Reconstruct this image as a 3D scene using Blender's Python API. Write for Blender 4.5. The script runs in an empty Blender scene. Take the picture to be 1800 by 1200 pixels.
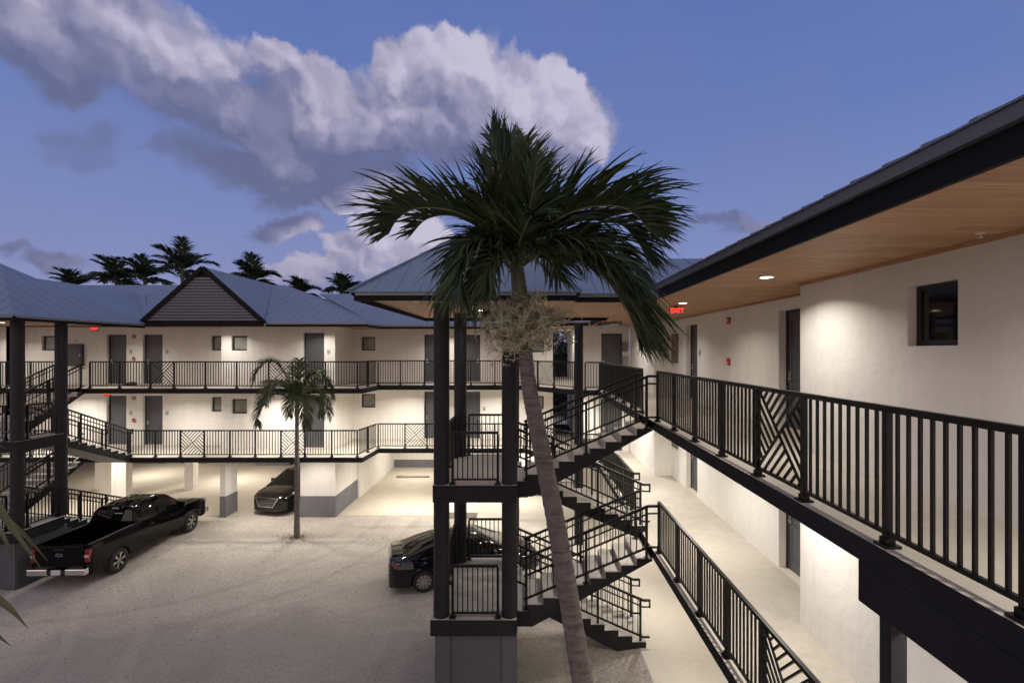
import bpy, bmesh, math, random
from mathutils import Vector, Matrix
R = math.radians
random.seed(7)
SC = bpy.context.scene
COL = SC.collection

# ------------------------------------------------------------------ camera
CZ = 7.33                       # eye height above the lot
cam = bpy.data.cameras.new('camera'); camo = bpy.data.objects.new('camera', cam); COL.objects.link(camo)
camo.location = (0, 0, CZ); camo.rotation_euler = (R(90), 0, 0)
cam.sensor_width = 36; cam.lens = 16.8; cam.shift_x = -25/1800; cam.shift_y = 16/1800
cam.clip_start = .05; cam.clip_end = 2000
SC.camera = camo
SC.view_settings.view_transform = 'Standard'; SC.view_settings.look = 'None'
SC.view_settings.gamma = 1; SC.view_settings.exposure = 0
try: SC.view_settings.use_curve_mapping = False
except Exception: pass
SC.render.engine = 'CYCLES'
SC.cycles.max_bounces = 7; SC.cycles.diffuse_bounces = 4; SC.cycles.glossy_bounces = 3
SC.cycles.sample_clamp_indirect = 4
SC.cycles.use_denoising = True

# light levels
SKY_STRENGTH = 0.12
P3, P2, P1 = 27.0, 95.0, 66.0    # watts of a downlight on the upper, middle and ground level
LIGHT_COL = (1.0, .94, .85)

# ------------------------------------------------------------------ world: dusk sky with clouds
W = bpy.data.worlds.new('World'); SC.world = W; W.use_nodes = True
nt = W.node_tree; N = nt.nodes; L = nt.links; N.clear()
def nd(t, **k):
    n = N.new(t)
    for a, b in k.items(): setattr(n, a, b)
    return n
def put(sock, v):
    if hasattr(v, 'is_output') or isinstance(v, bpy.types.NodeSocket): L.new(v, sock)
    else: sock.default_value = v
def mth(op, a, b=None, c=None, clamp=False):
    n = nd('ShaderNodeMath', operation=op, use_clamp=clamp)
    put(n.inputs[0], a)
    if b is not None: put(n.inputs[1], b)
    if c is not None: put(n.inputs[2], c)
    return n.outputs[0]
def mix(f, a, b):
    n = nd('ShaderNodeMix', data_type='RGBA'); put(n.inputs[0], f)
    put(n.inputs[6], a); put(n.inputs[7], b); return n.outputs[2]
tc = nd('ShaderNodeTexCoord'); sx = nd('ShaderNodeSeparateXYZ'); L.new(tc.outputs['Generated'], sx.inputs[0])
az = mth('ARCTAN2', sx.outputs[0], sx.outputs[1]); el = mth('ARCSINE', sx.outputs[2])
cb = nd('ShaderNodeCombineXYZ'); L.new(az, cb.inputs[0]); L.new(el, cb.inputs[1]); AE = cb.outputs[0]
sky = nd('ShaderNodeTexSky', sky_type='NISHITA'); sky.sun_disc = False
sky.sun_elevation = R(1.5); sky.sun_rotation = R(170); sky.air_density = 1.6; sky.dust_density = .6; sky.ozone_density = 5.0
def aim(px, py):                # azimuth and elevation of a far direction
    u, v = (px-925)/840, (616-py)/840
    return math.atan(u), math.atan(v/math.sqrt(1+u*u))
def noise(scale, detail, rough, vec=AE, off=(0, 0, 0), sc=(1, 1, 1), dist=0):
    m = nd('ShaderNodeMapping'); L.new(vec, m.inputs[0]); m.inputs['Location'].default_value = off; m.inputs['Scale'].default_value = sc
    n = nd('ShaderNodeTexNoise'); L.new(m.outputs[0], n.inputs['Vector'])
    n.inputs['Scale'].default_value = scale; n.inputs['Detail'].default_value = detail; n.inputs['Roughness'].default_value = rough
    n.inputs['Distortion'].default_value = dist
    return n.outputs[0]
# domain warp so the cloud outlines billow
wn = nd('ShaderNodeTexNoise'); L.new(AE, wn.inputs['Vector']); wn.inputs['Scale'].default_value = 6.5; wn.inputs['Detail'].default_value = 5
wn.inputs['Roughness'].default_value = .58
wv = nd('ShaderNodeVectorMath', operation='MULTIPLY_ADD'); L.new(wn.outputs['Color'], wv.inputs[0])
wv.inputs[1].default_value = (.17, .15, 0); wv.inputs[2].default_value = (-.085, -.075, 0)
wa = nd('ShaderNodeVectorMath', operation='ADD'); L.new(AE, wa.inputs[0]); L.new(wv.outputs[0], wa.inputs[1]); AEW = wa.outputs[0]
def blobs(lst, vec):
    acc = None
    for (px, py, rx, ry, w) in lst:
        a, e = aim(px, py); a2, _ = aim(px+rx, py); _, e2 = aim(px, py-ry)
        ia, ie = 1/max(.01, a2-a), 1/max(.01, e2-e)
        v = nd('ShaderNodeVectorMath', operation='MULTIPLY_ADD'); L.new(vec, v.inputs[0])
        v.inputs[1].default_value = (ia, ie, 0); v.inputs[2].default_value = (-a*ia, -e*ie, 0)
        d = nd('ShaderNodeVectorMath', operation='DOT_PRODUCT'); L.new(v.outputs[0], d.inputs[0]); L.new(v.outputs[0], d.inputs[1])
        o = mth('MULTIPLY_ADD', d.outputs['Value'], -w, w)
        acc = o if acc is None else mth('SMOOTH_MAX', acc, o, .25)
    return acc
solid = [(60, 40, 230, 120, 1.05), (260, 60, 190, 115, 1.05), (385, 120, 80, 80, 1), (330, 165, 140, 55, .9), (490, 135, 70, 52, 1.05), (562, 140, 60, 55, 1.05),
         (705, 105, 60, 55, 1.05), (795, 105, 100, 82, 1.15), (900, 165, 120, 75, 1.1), (1000, 205, 88, 70, 1.15), (1035, 240, 58, 62, 1.1), (660, 205, 200, 80, 1.05), (860, 240, 200, 75, 1.05),
         (540, 250, 150, 70, 1), (640, 310, 170, 62, 1), (440, 292, 190, 48, .95), (560, 350, 130, 34, .9), (145, 235, 80, 62, .55),
         (770, 190, 190, 105, 1.35), (600, 215, 190, 80, 1.3), (400, 195, 160, 62, 1.1), (900, 260, 150, 60, 1.2), (480, 300, 170, 45, 1.15), (640, 330, 130, 50, 1.1),
         (515, 398, 75, 24, .8), (715, 425, 80, 65, 1.05), (625, 455, 70, 34, .8), (560, 472, 100, 28, .75),
         (95, 455, 85, 22, .6), (15, 433, 60, 18, .6), (1310, 402, 45, 20, .6), (1235, 393, 60, 14, .5), (1120, 410, 90, 40, .35)]
dens = blobs(solid, AEW)
nz = noise(11, 8, .6, AEW)
def billow(vec, scale):
    v = nd('ShaderNodeTexVoronoi', feature='SMOOTH_F1'); L.new(vec, v.inputs['Vector']); v.inputs['Scale'].default_value = scale; v.inputs['Smoothness'].default_value = .35
    v.voronoi_dimensions = '2D'; return v.outputs['Distance']
w2 = nd('ShaderNodeTexNoise'); L.new(AE, w2.inputs['Vector']); w2.inputs['Scale'].default_value = 22; w2.inputs['Detail'].default_value = 5
w2v = nd('ShaderNodeVectorMath', operation='MULTIPLY_ADD'); L.new(w2.outputs['Color'], w2v.inputs[0]); w2v.inputs[1].default_value = (.045, .045, 0); L.new(AEW, w2v.inputs[2])
AEB = w2v.outputs[0]
def puff(vec): return mth('ADD', mth('MULTIPLY', billow(vec, 11), -.55), mth('MULTIPLY', billow(vec, 24), -.34))
pf = puff(AEB)
dens2 = mth('ADD', mth('ADD', dens, mth('ADD', pf, .34)), mth('MULTIPLY', mth('SUBTRACT', nz, .5), .75))
mr = nd('ShaderNodeMapRange', interpolation_type='SMOOTHSTEP'); L.new(dens2, mr.inputs[0])
mr.inputs[1].default_value = -.06
mask = mr.outputs[0]
# lit from the upper right: the same density looked up a step towards the light gives the relief
sh = nd('ShaderNodeVectorMath', operation='ADD'); L.new(AEW, sh.inputs[0]); sh.inputs[1].default_value = (.035, .05, 0)
dens_b = blobs(solid[:15]+solid[17:22], sh.outputs[0]); dens_a = blobs(solid[:15]+solid[17:22], AEW)
slope = mth('MAXIMUM', mth('MINIMUM', mth('SUBTRACT', dens_a, dens_b), .7), -.5)
r1 = noise(7, 6, .55, AEW); r2 = noise(7, 6, .55, AEW, off=(.16, .20, 0))
sh2 = nd('ShaderNodeVectorMath', operation='ADD'); L.new(AEB, sh2.inputs[0]); sh2.inputs[1].default_value = (.010, .016, 0)
relief = mth('ADD', mth('MULTIPLY', mth('SUBTRACT', r1, r2), .8), mth('MULTIPLY', mth('SUBTRACT', pf, puff(sh2.outputs[0])), .95))
bright = blobs([(830, 100, 150, 95, .95), (960, 190, 130, 110, 1.0), (1035, 235, 70, 75, 1.05), (480, 115, 80, 50, .55), (565, 125, 70, 55, .65), (700, 95, 80, 60, .75), (640, 190, 190, 70, .42), (500, 265, 60, 40, .32),
                (715, 415, 140, 100, 1.9), (170, 10, 400, 100, .36), (330, 50, 130, 90, .25), (590, 458, 170, 62, 1.4), (1310, 400, 60, 30, .5), (100, 450, 90, 30, .4)], AEW)
L.new(mth('MAXIMUM', mth('MULTIPLY_ADD', bright, -.25, .60), .34), mr.inputs[2])
bb = mth('ADD', mth('ADD', mth('ADD', mth('MULTIPLY', bright, .50), relief), mth('MULTIPLY', slope, .34)), .25, clamp=True)
crr = nd('ShaderNodeValToRGB'); L.new(bb, crr.inputs[0]); q = crr.color_ramp
q.elements[0].position = 0; q.elements[0].color = (.135, .150, .275, 1); q.elements[1].position = 1; q.elements[1].color = (.58, .55, .69, 1)
e = q.elements.new(.35); e.color = (.225, .225, .365, 1)
e = q.elements.new(.68); e.color = (.40, .375, .51, 1)
ccol = crr.outputs[0]
# air: Nishita tinted by a dusk ramp in elevation
ramp = nd('ShaderNodeValToRGB'); L.new(mth('MULTIPLY', el, 1/.75, clamp=True), ramp.inputs[0])
cr = ramp.color_ramp; cr.elements[0].position = 0; cr.elements[0].color = (.30, .31, .52, 1)
cr.elements[1].position = 1; cr.elements[1].color = (.090, .145, .40, 1)
e = cr.elements.new(.22); e.color = (.215, .255, .50, 1)
e = cr.elements.new(.55); e.color = (.132, .190, .445, 1)
hz = noise(2.2, 4, .5)
air = mix(mth('MULTIPLY', mth('SUBTRACT', hz, .42, clamp=True), .9), ramp.outputs[0], (.20, .20, .36, 1))
skm = nd('ShaderNodeVectorMath', operation='SCALE'); L.new(sky.outputs[0], skm.inputs[0]); skm.inputs['Scale'].default_value = .05
ska = nd('ShaderNodeVectorMath', operation='ADD'); L.new(skm.outputs[0], ska.inputs[0]); L.new(air, ska.inputs[1])
front = mix(mth('MULTIPLY', mask, .93), ska.outputs[0], ccol)
# unseen sky brightened to light the lot: pale overhead, warm afterglow behind the camera
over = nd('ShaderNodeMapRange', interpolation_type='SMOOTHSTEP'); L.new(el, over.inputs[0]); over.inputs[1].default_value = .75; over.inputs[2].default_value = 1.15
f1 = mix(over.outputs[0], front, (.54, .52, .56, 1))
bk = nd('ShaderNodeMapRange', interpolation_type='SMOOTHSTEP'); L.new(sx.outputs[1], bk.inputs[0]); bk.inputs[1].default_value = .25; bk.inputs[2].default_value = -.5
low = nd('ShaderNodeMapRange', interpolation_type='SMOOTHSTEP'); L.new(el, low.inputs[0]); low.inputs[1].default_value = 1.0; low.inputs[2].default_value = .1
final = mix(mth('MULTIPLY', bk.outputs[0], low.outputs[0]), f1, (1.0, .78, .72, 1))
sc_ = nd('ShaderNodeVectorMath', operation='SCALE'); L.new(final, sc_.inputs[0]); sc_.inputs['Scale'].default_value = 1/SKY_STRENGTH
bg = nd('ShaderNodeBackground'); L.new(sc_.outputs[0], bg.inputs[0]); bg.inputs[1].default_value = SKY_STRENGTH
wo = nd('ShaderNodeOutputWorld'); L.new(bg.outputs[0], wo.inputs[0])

# ------------------------------------------------------------------ materials
MATS = {}
def mat(name, base, rough=.6, metal=0, spec=.5, bump=None, vary=None, emit=None, estr=0, coat=0, trans=0, bands=None, alpha=None):
    """bump=(scale, strength, detail); vary=[(scale, colour, amount, detail)...]"""
    m = bpy.data.materials.new(name); m.use_nodes = True; t = m.node_tree; b = t.nodes['Principled BSDF']
    b.inputs['Base Color'].default_value = (*base, 1); b.inputs['Roughness'].default_value = rough
    b.inputs['Metallic'].default_value = metal; b.inputs['Specular IOR Level'].default_value = spec
    b.inputs['Coat Weight'].default_value = coat; b.inputs['Coat Roughness'].default_value = .03
    b.inputs['Transmission Weight'].default_value = trans
    if emit: b.inputs['Emission Color'].default_value = (*emit, 1); b.inputs['Emission Strength'].default_value = estr
    tcn = t.nodes.new('ShaderNodeTexCoord'); prev = None
    for (scale, col, amt, det) in (vary or []):
        mp = t.nodes.new('ShaderNodeMapping'); t.links.new(tcn.outputs['Object'], mp.inputs[0])
        if isinstance(scale, tuple): mp.inputs['Scale'].default_value = scale; s = 1
        else: s = scale
        n = t.nodes.new('ShaderNodeTexNoise'); n.inputs['Scale'].default_value = s; n.inputs['Detail'].default_value = det
        n.inputs['Roughness'].default_value = .6
        t.links.new(mp.outputs[0], n.inputs['Vector'])
        r = t.nodes.new('ShaderNodeMapRange'); r.inputs[1].default_value = .42; r.inputs[2].default_value = .68; r.inputs[4].default_value = amt
        t.links.new(n.outputs[0], r.inputs[0])
        x = t.nodes.new('ShaderNodeMix'); x.data_type = 'RGBA'; t.links.new(r.outputs[0], x.inputs[0])
        if prev: t.links.new(prev, x.inputs[6])
        else: x.inputs[6].default_value = (*base, 1)
        x.inputs[7].default_value = (*col, 1); prev = x.outputs[2]
    if prev: t.links.new(prev, b.inputs['Base Color'])
    hsock = None
    if bump:
        for (scale, st, det) in (bump if isinstance(bump, list) else [bump]):
            mp = t.nodes.new('ShaderNodeMapping'); t.links.new(tcn.outputs['Object'], mp.inputs[0])
            if isinstance(scale, tuple): mp.inputs['Scale'].default_value = scale; s = 1
            else: s = scale
            n = t.nodes.new('ShaderNodeTexNoise'); n.inputs['Scale'].default_value = s; n.inputs['Detail'].default_value = det
            t.links.new(mp.outputs[0], n.inputs['Vector'])
            bp = t.nodes.new('ShaderNodeBump'); bp.inputs['Strength'].default_value = 1; bp.inputs['Distance'].default_value = st
            t.links.new(n.outputs[0], bp.inputs['Height'])
            if hsock: t.links.new(hsock, bp.inputs['Normal'])
            hsock = bp.outputs[0]
        t.links.new(hsock, b.inputs['Normal'])
    MATS[name] = m
    return m
mat('stucco', (.79, .765, .72), .85, bump=[(1.6, .02, 3), (7, .009, 5), (45, .003, 3)], vary=[(.6, (.70, .665, .61), .6, 5), ((5, 5, .35), (.66, .625, .57), .45, 5), (5, (.80, .77, .72), .5, 4)])
mat('plinth_grey', (.085, .087, .095), .75, bump=(12, .003, 4), vary=[(1.5, (.065, .066, .074), .6, 5)])
mat('stucco_grey', (.17, .17, .185), .8, bump=(12, .003, 4), vary=[(1.5, (.13, .13, .145), .6, 5)])
mat('ceiling_paint', (.72, .69, .63), .8, bump=(20, .001, 3))
mat('floor_concrete', (.46, .42, .36), .7, bump=(25, .0015, 5), vary=[(.8, (.36, .33, .28), .8, 6), (6, (.52, .48, .42), .5, 6)])
mat('pale_concrete', (.62, .57, .48), .75, bump=(25, .001, 5), vary=[(.5, (.50, .46, .38), .7, 6), (7, (.66, .61, .53), .5, 6)])
mat('step_concrete', (.52, .485, .44), .75, bump=(30, .0015, 4), vary=[(3, (.42, .39, .35), .7, 5)])
mat('flight_soffit', (.42, .41, .39), .8)
mat('dark_paint', (.014, .0135, .0155), .75, spec=.25, bump=(30, .0012, 4), vary=[(2.5, (.021, .0205, .024), .7, 5)])
mat('column_paint', (.013, .013, .016), .5, spec=.3, bump=(9, .003, 3), vary=[(2, (.020, .020, .025), .6, 5)])
mat('rail_metal', (.0065, .0058, .0058), .38, metal=.0, spec=.3, bump=(80, .0003, 2))
mat('black_frame', (.014, .014, .014), .4)
mat('door_paint', (.085, .087, .095), .5, bump=((2, 2, 30), .0006, 3), vary=[(2, (.07, .072, .08), .6, 4)])
mat('door_frame', (.035, .035, .038), .5)
mat('steel', (.55, .54, .52), .28, metal=1)
mat('dull_steel', (.35, .35, .36), .5, metal=.8, vary=[(6, (.25, .25, .26), .6, 4)])
mat('pane_pale', (.27, .285, .235), .25, spec=.5, vary=[(1.8, (.17, .185, .15), .9, 2)])
mat('pane_dark', (.012, .014, .015), .04, spec=.6)
mat('parking_slab', (.50, .445, .365), .9, bump=(20, .006, 5), vary=[(.5, (.40, .35, .285), .8, 6), (7, (.54, .49, .41), .6, 6)])
mat('fascia', (.008, .0075, .008), .75, spec=.2)
mat('drip_dark', (.115, .115, .12), .6)
mat('drip_metal', (.21, .215, .225), .55, metal=.1)
mat('roof_metal', (.18, .235, .33), .5, metal=.2, vary=[(.5, (.145, .195, .285), .8, 5), (5, (.20, .255, .345), .5, 5)], bump=(4, .002, 3))
mat('louvre', (.125, .13, .145), .5)
mat('sand', (.55, .485, .405), .95, bump=[(1.7, .08, 6), (9, .04, 7), (45, .02, 5)],
    vary=[(.35, (.44, .385, .32), .8, 5), ((.22, 1.5, 1), (.38, .33, .28), .6, 5), (1.6, (.64, .58, .49), .7, 8), (9, (.30, .265, .23), .8, 8), (16, (.20, .175, .15), .8, 7), (38, (.13, .11, .09), .85, 5), (75, (.74, .68, .59), .8, 3)])
mat('packed_lot', (.20, .175, .165), .95, bump=[(15, .012, 6), (90, .008, 4)], vary=[(1.2, (.27, .24, .22), .7, 6), (40, (.12, .105, .10), .5, 4), (70, (.32, .29, .26), .5, 2)])
mat('leaf', (.036, .062, .024), .5, spec=.3, vary=[(1.5, (.062, .072, .026), .8, 4), (9, (.020, .036, .016), .7, 3)])
mat('leaf_dark', (.026, .042, .022), .6, spec=.3, vary=[(2, (.030, .040, .018), .8, 4)])
mat('leaf_small', (.05, .075, .028), .5, spec=.3, vary=[(2.5, (.10, .085, .035), .8, 3)])
mat('leaf_near', (.085, .10, .04), .5, spec=.3, vary=[(3, (.12, .12, .05), .8, 4)])
mat('rachis', (.13, .14, .05), .5)
mat('crownshaft', (.13, .145, .08), .5, vary=[((6, 6, .8), (.085, .10, .05), .8, 4)])
mat('flowers', (.46, .44, .30), .8, vary=[(9, (.20, .20, .12), .7, 3)])
mat('trunk', (.17, .145, .13), .9, bump=[((2, 2, 26), .03, 4), (40, .008, 4)], vary=[((2.5, 2.5, 22), (.065, .052, .048), .9, 4), (9, (.23, .20, .18), .6, 5), ((1, 1, 45), (.11, .09, .08), .6, 3)])
mat('trunk_far', (.10, .085, .07), .9, bump=(20, .01, 3))
mat('black_paint', (.002, .002, .0024), .09, spec=.16, coat=.10)
mat('dark_blue_paint', (.0025, .003, .007), .10, spec=.3, coat=.6)
mat('brown_black_paint', (.006, .0052, .005), .10, spec=.3, coat=.7)
mat('car_glass', (.005, .006, .006), .03, spec=.5)
mat('chrome', (.85, .84, .82), .16, metal=1)
mat('alloy', (.50, .49, .48), .25, metal=1)
mat('tyre', (.018, .018, .018), .85, bump=(60, .002, 2))
mat('black_plastic', (.014, .014, .014), .55)
mat('tail_red', (.20, .007, .010), .2, coat=.6)
mat('lamp_clear', (.55, .54, .52), .1, metal=.3, coat=1)
mat('plate_white', (.62, .62, .60), .4)
mat('plate_grey', (.20, .20, .20), .5)
mat('red_plastic', (.42, .025, .02), .35)
mat('white_plastic', (.72, .70, .66), .4)
mat('kerb_concrete', (.33, .30, .25), .85, bump=(30, .002, 4), vary=[(4, (.24, .22, .18), .7, 4)])
mat('grass_dry', (.14, .12, .06), .9)
mat('lens_on', (1, .9, .75), .5, emit=(1, .86, .62), estr=14)
mat('exit_red', (.6, .02, .01), .5, emit=(1, .05, .03), estr=1.5)
mat('exit_face', (.20, .14, .12), .5)
mat('cabinet_paint', (.05, .05, .052), .45)
mat('panel_tan', (.16, .125, .095), .55)
mat('emblem_blue', (.01, .03, .12), .2, coat=1)

def wood(name, along):
    """tongue and groove boards; along = axis the boards run ('x' or 'y')"""
    m = bpy.data.materials.new(name); m.use_nodes = True; t = m.node_tree; b = t.nodes['Principled BSDF']; b.inputs['Roughness'].default_value = .55
    tcn = t.nodes.new('ShaderNodeTexCoord'); sp = t.nodes.new('ShaderNodeSeparateXYZ'); t.links.new(tcn.outputs['Object'], sp.inputs[0])
    def mm(op, a, b_=None, clamp=False):
        n = t.nodes.new('ShaderNodeMath'); n.operation = op; n.use_clamp = clamp
        for i, v in enumerate((a, b_)):
            if v is None: continue
            if isinstance(v, (int, float)): n.inputs[i].default_value = v
            else: t.links.new(v, n.inputs[i])
        return n.outputs[0]
    ac, al = (sp.outputs[1], sp.outputs[0]) if along == 'x' else (sp.outputs[0], sp.outputs[1])
    q = mm('DIVIDE', ac, .135); row = mm('FLOOR', q); fr = mm('FRACT', q)
    # staggered board ends
    wn_ = t.nodes.new('ShaderNodeTexWhiteNoise'); wn_.noise_dimensions = '1D'; t.links.new(row, wn_.inputs['W'])
    q2 = mm('ADD', mm('DIVIDE', al, 2.6), mm('MULTIPLY', wn_.outputs['Value'], 7)); col2 = mm('FLOOR', q2); fr2 = mm('FRACT', q2)
    wb = t.nodes.new('ShaderNodeTexWhiteNoise'); wb.noise_dimensions = '2D'
    cv = t.nodes.new('ShaderNodeCombineXYZ'); t.links.new(row, cv.inputs[0]); t.links.new(col2, cv.inputs[1]); t.links.new(cv.outputs[0], wb.inputs['Vector'])
    gv = t.nodes.new('ShaderNodeCombineXYZ'); t.links.new(mm('ADD', al, mm('MULTIPLY', wb.outputs['Value'], 30)), gv.inputs[0]); t.links.new(mm('MULTIPLY', ac, 16), gv.inputs[1])
    gn = t.nodes.new('ShaderNodeTexNoise'); gn.inputs['Scale'].default_value = 2.2; gn.inputs['Detail'].default_value = 7; gn.inputs['Distortion'].default_value = .8
    t.links.new(gv.outputs[0], gn.inputs['Vector'])
    kv = t.nodes.new('ShaderNodeTexVoronoi'); kv.inputs['Scale'].default_value = 2.3; t.links.new(tcn.outputs['Object'], kv.inputs['Vector'])
    knot = mm('LESS_THAN', kv.outputs['Distance'], .045)
    rp = t.nodes.new('ShaderNodeValToRGB'); t.links.new(mm('ADD', mm('MULTIPLY', gn.outputs[0], .75), mm('MULTIPLY', wb.outputs['Value'], .2)), rp.inputs[0])
    rp.color_ramp.elements[0].position = .3; rp.color_ramp.elements[0].color = (.36, .185, .092, 1)
    rp.color_ramp.elements[1].position = .75; rp.color_ramp.elements[1].color = (.58, .345, .185, 1)
    e_ = rp.color_ramp.elements.new(.5); e_.color = (.46, .255, .132, 1)
    gap = mm('MAXIMUM', mm('LESS_THAN', fr, .045), mm('LESS_THAN', fr2, .0025))
    dk = mm('MAXIMUM', mm('MULTIPLY', gap, .5), mm('MULTIPLY', knot, .7))
    x = t.nodes.new('ShaderNodeMix'); x.data_type = 'RGBA'; t.links.new(dk, x.inputs[0]); t.links.new(rp.outputs[0], x.inputs[6]); x.inputs[7].default_value = (.05, .02, .01, 1)
    t.links.new(x.outputs[2], b.inputs['Base Color'])
    bp = t.nodes.new('ShaderNodeBump'); bp.inputs['Distance'].default_value = .004; bp.invert = True; t.links.new(gap, bp.inputs['Height']); t.links.new(bp.outputs[0], b.inputs['Normal'])
    MATS[name] = m
wood('wood_x', 'x'); wood('wood_y', 'y')
def door_mat():
    m = MATS['door_paint']
door_mat()

# ------------------------------------------------------------------ object helpers
def tag(o, label=None, cat=None, group=None, kind=None):
    if label: o['label'] = label
    if cat: o['category'] = cat
    if group: o['group'] = group
    if kind: o['kind'] = kind
    return o
def empty(name, loc=(0, 0, 0), rz=0, label=None, cat=None, group=None):
    o = bpy.data.objects.new(name, None); COL.objects.link(o); o.location = loc; o.rotation_euler = (0, 0, rz)
    o.empty_display_size = .2
    return tag(o, label, cat, group)
class MB:
    """collects faces; build() links them as one mesh. xf maps local points."""
    def __init__(s, xf=None): s.v = []; s.f = []; s.m = []; s.xf = xf; s.slots = []
    def mi(s, name):
        if name not in s.slots: s.slots.append(name)
        return s.slots.index(name)
    def add(s, vs, fs, m=None):
        o = len(s.v); s.v += [tuple(v) for v in vs]; k = s.mi(m) if m else -1
        for f in fs: s.f.append([o+i for i in f]); s.m.append(k)
    def box(s, x0, x1, y0, y1, z0, z1, m=None):
        s.add([(x0, y0, z0), (x1, y0, z0), (x1, y1, z0), (x0, y1, z0), (x0, y0, z1), (x1, y0, z1), (x1, y1, z1), (x0, y1, z1)],
              [(0, 3, 2, 1), (4, 5, 6, 7), (0, 1, 5, 4), (1, 2, 6, 5), (2, 3, 7, 6), (3, 0, 4, 7)], m)
    def beam(s, p0, p1, w, h, up=(0, 0, 1), m=None):
        p0, p1 = Vector(p0), Vector(p1); d = (p1-p0).normalized(); up = Vector(up)
        if abs(d.dot(up)) > .98: up = Vector((0, 1, 0))
        sd = d.cross(up).normalized(); u = sd.cross(d).normalized()
        vs = []
        for p in (p0, p1):
            for a, b in ((-1, -1), (1, -1), (1, 1), (-1, 1)): vs.append(p+sd*a*w/2+u*b*h/2)
        s.add(vs, [(0, 1, 2, 3), (7, 6, 5, 4), (0, 4, 5, 1), (1, 5, 6, 2), (2, 6, 7, 3), (3, 7, 4, 0)], m)
    def prism(s, poly, z0, z1, m=None, mside=None, mbot=None):
        n = len(poly); o = len(s.v)
        s.v += [(p[0], p[1], z0) for p in poly]+[(p[0], p[1], z1) for p in poly]
        s.f.append([o+i for i in range(n)][::-1]); s.m.append(s.mi(mbot or m) if m else -1)
        s.f.append([o+n+i for i in range(n)]); s.m.append(s.mi(m) if m else -1)
        for i in range(n):
            j = (i+1) % n; s.f.append([o+i, o+j, o+n+j, o+n+i]); s.m.append(s.mi(mside or m) if m else -1)
    def tube(s, pts, rad, n=10, cap=True, m=None):
        pts = [Vector(p) for p in pts]; rings = []
        for i, p in enumerate(pts):
            d = (pts[min(i+1, len(pts)-1)]-pts[max(i-1, 0)]).normalized()
            ref = Vector((0, 0, 1)) if abs(d.z) < .9 else Vector((1, 0, 0))
            a = d.cross(ref).normalized(); b = d.cross(a)
            r = rad[i] if isinstance(rad, (list, tuple)) else rad
            rings.append([p+a*math.cos(2*math.pi*k/n)*r+b*math.sin(2*math.pi*k/n)*r for k in range(n)])
        vs = [v for r_ in rings for v in r_]; fs = []
        for i in range(len(pts)-1):
            for k in range(n): fs.append((i*n+k, i*n+(k+1) % n, (i+1)*n+(k+1) % n, (i+1)*n+k))
        if cap: fs += [tuple(range(n))[::-1], tuple((len(pts)-1)*n+k for k in range(n))]
        s.add(vs, fs, m)
    def cyl(s, x, y, z0, z1, r, n=24, m=None, r2=None): s.tube([(x, y, z0), (x, y, z1)], [r, r2 if r2 is not None else r], n, True, m)
    def build(s, name, material=None, parent=None, smooth=False, fixn=True, angle=None, bevel=None):
        me = bpy.data.meshes.new(name)
        vs = [s.xf(v) for v in s.v] if s.xf else s.v
        me.from_pydata(vs, [], s.f)
        names = s.slots if s.slots else [material]
        if -1 in s.m and material and material not in names: names = names+[material]
        for q in names: me.materials.append(MATS[q])
        for p, k in zip(me.polygons, s.m): p.material_index = k if k >= 0 else (names.index(material) if material in names else 0)
        if fixn:
            b = bmesh.new(); b.from_mesh(me); bmesh.ops.recalc_face_normals(b, faces=b.faces); b.to_mesh(me); b.free()
        if smooth:
            me.shade_smooth()
            if angle: me.set_sharp_from_angle(angle=R(angle))
        me.update()
        o = bpy.data.objects.new(name, me); COL.objects.link(o)
        if parent: o.parent = parent
        if bevel:
            bv = o.modifiers.new('bevel', 'BEVEL'); bv.width = bevel; bv.segments = 2; bv.limit_method = 'ANGLE'
        return o
def at(px, py, d): return Vector(((px-925)*d/840, d, CZ-(py-616)*d/840))   # a point seen on a sight line at distance d
def copy_tree(o, parent=None):
    c = o.copy(); COL.objects.link(c); c.parent = parent
    for ch in list(o.children): copy_tree(ch, c)
    return c

F3, F2, F1 = 5.80, 3.02, .25    # floor levels
ML, LL = 4.55, 1.78             # stair landings

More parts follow.
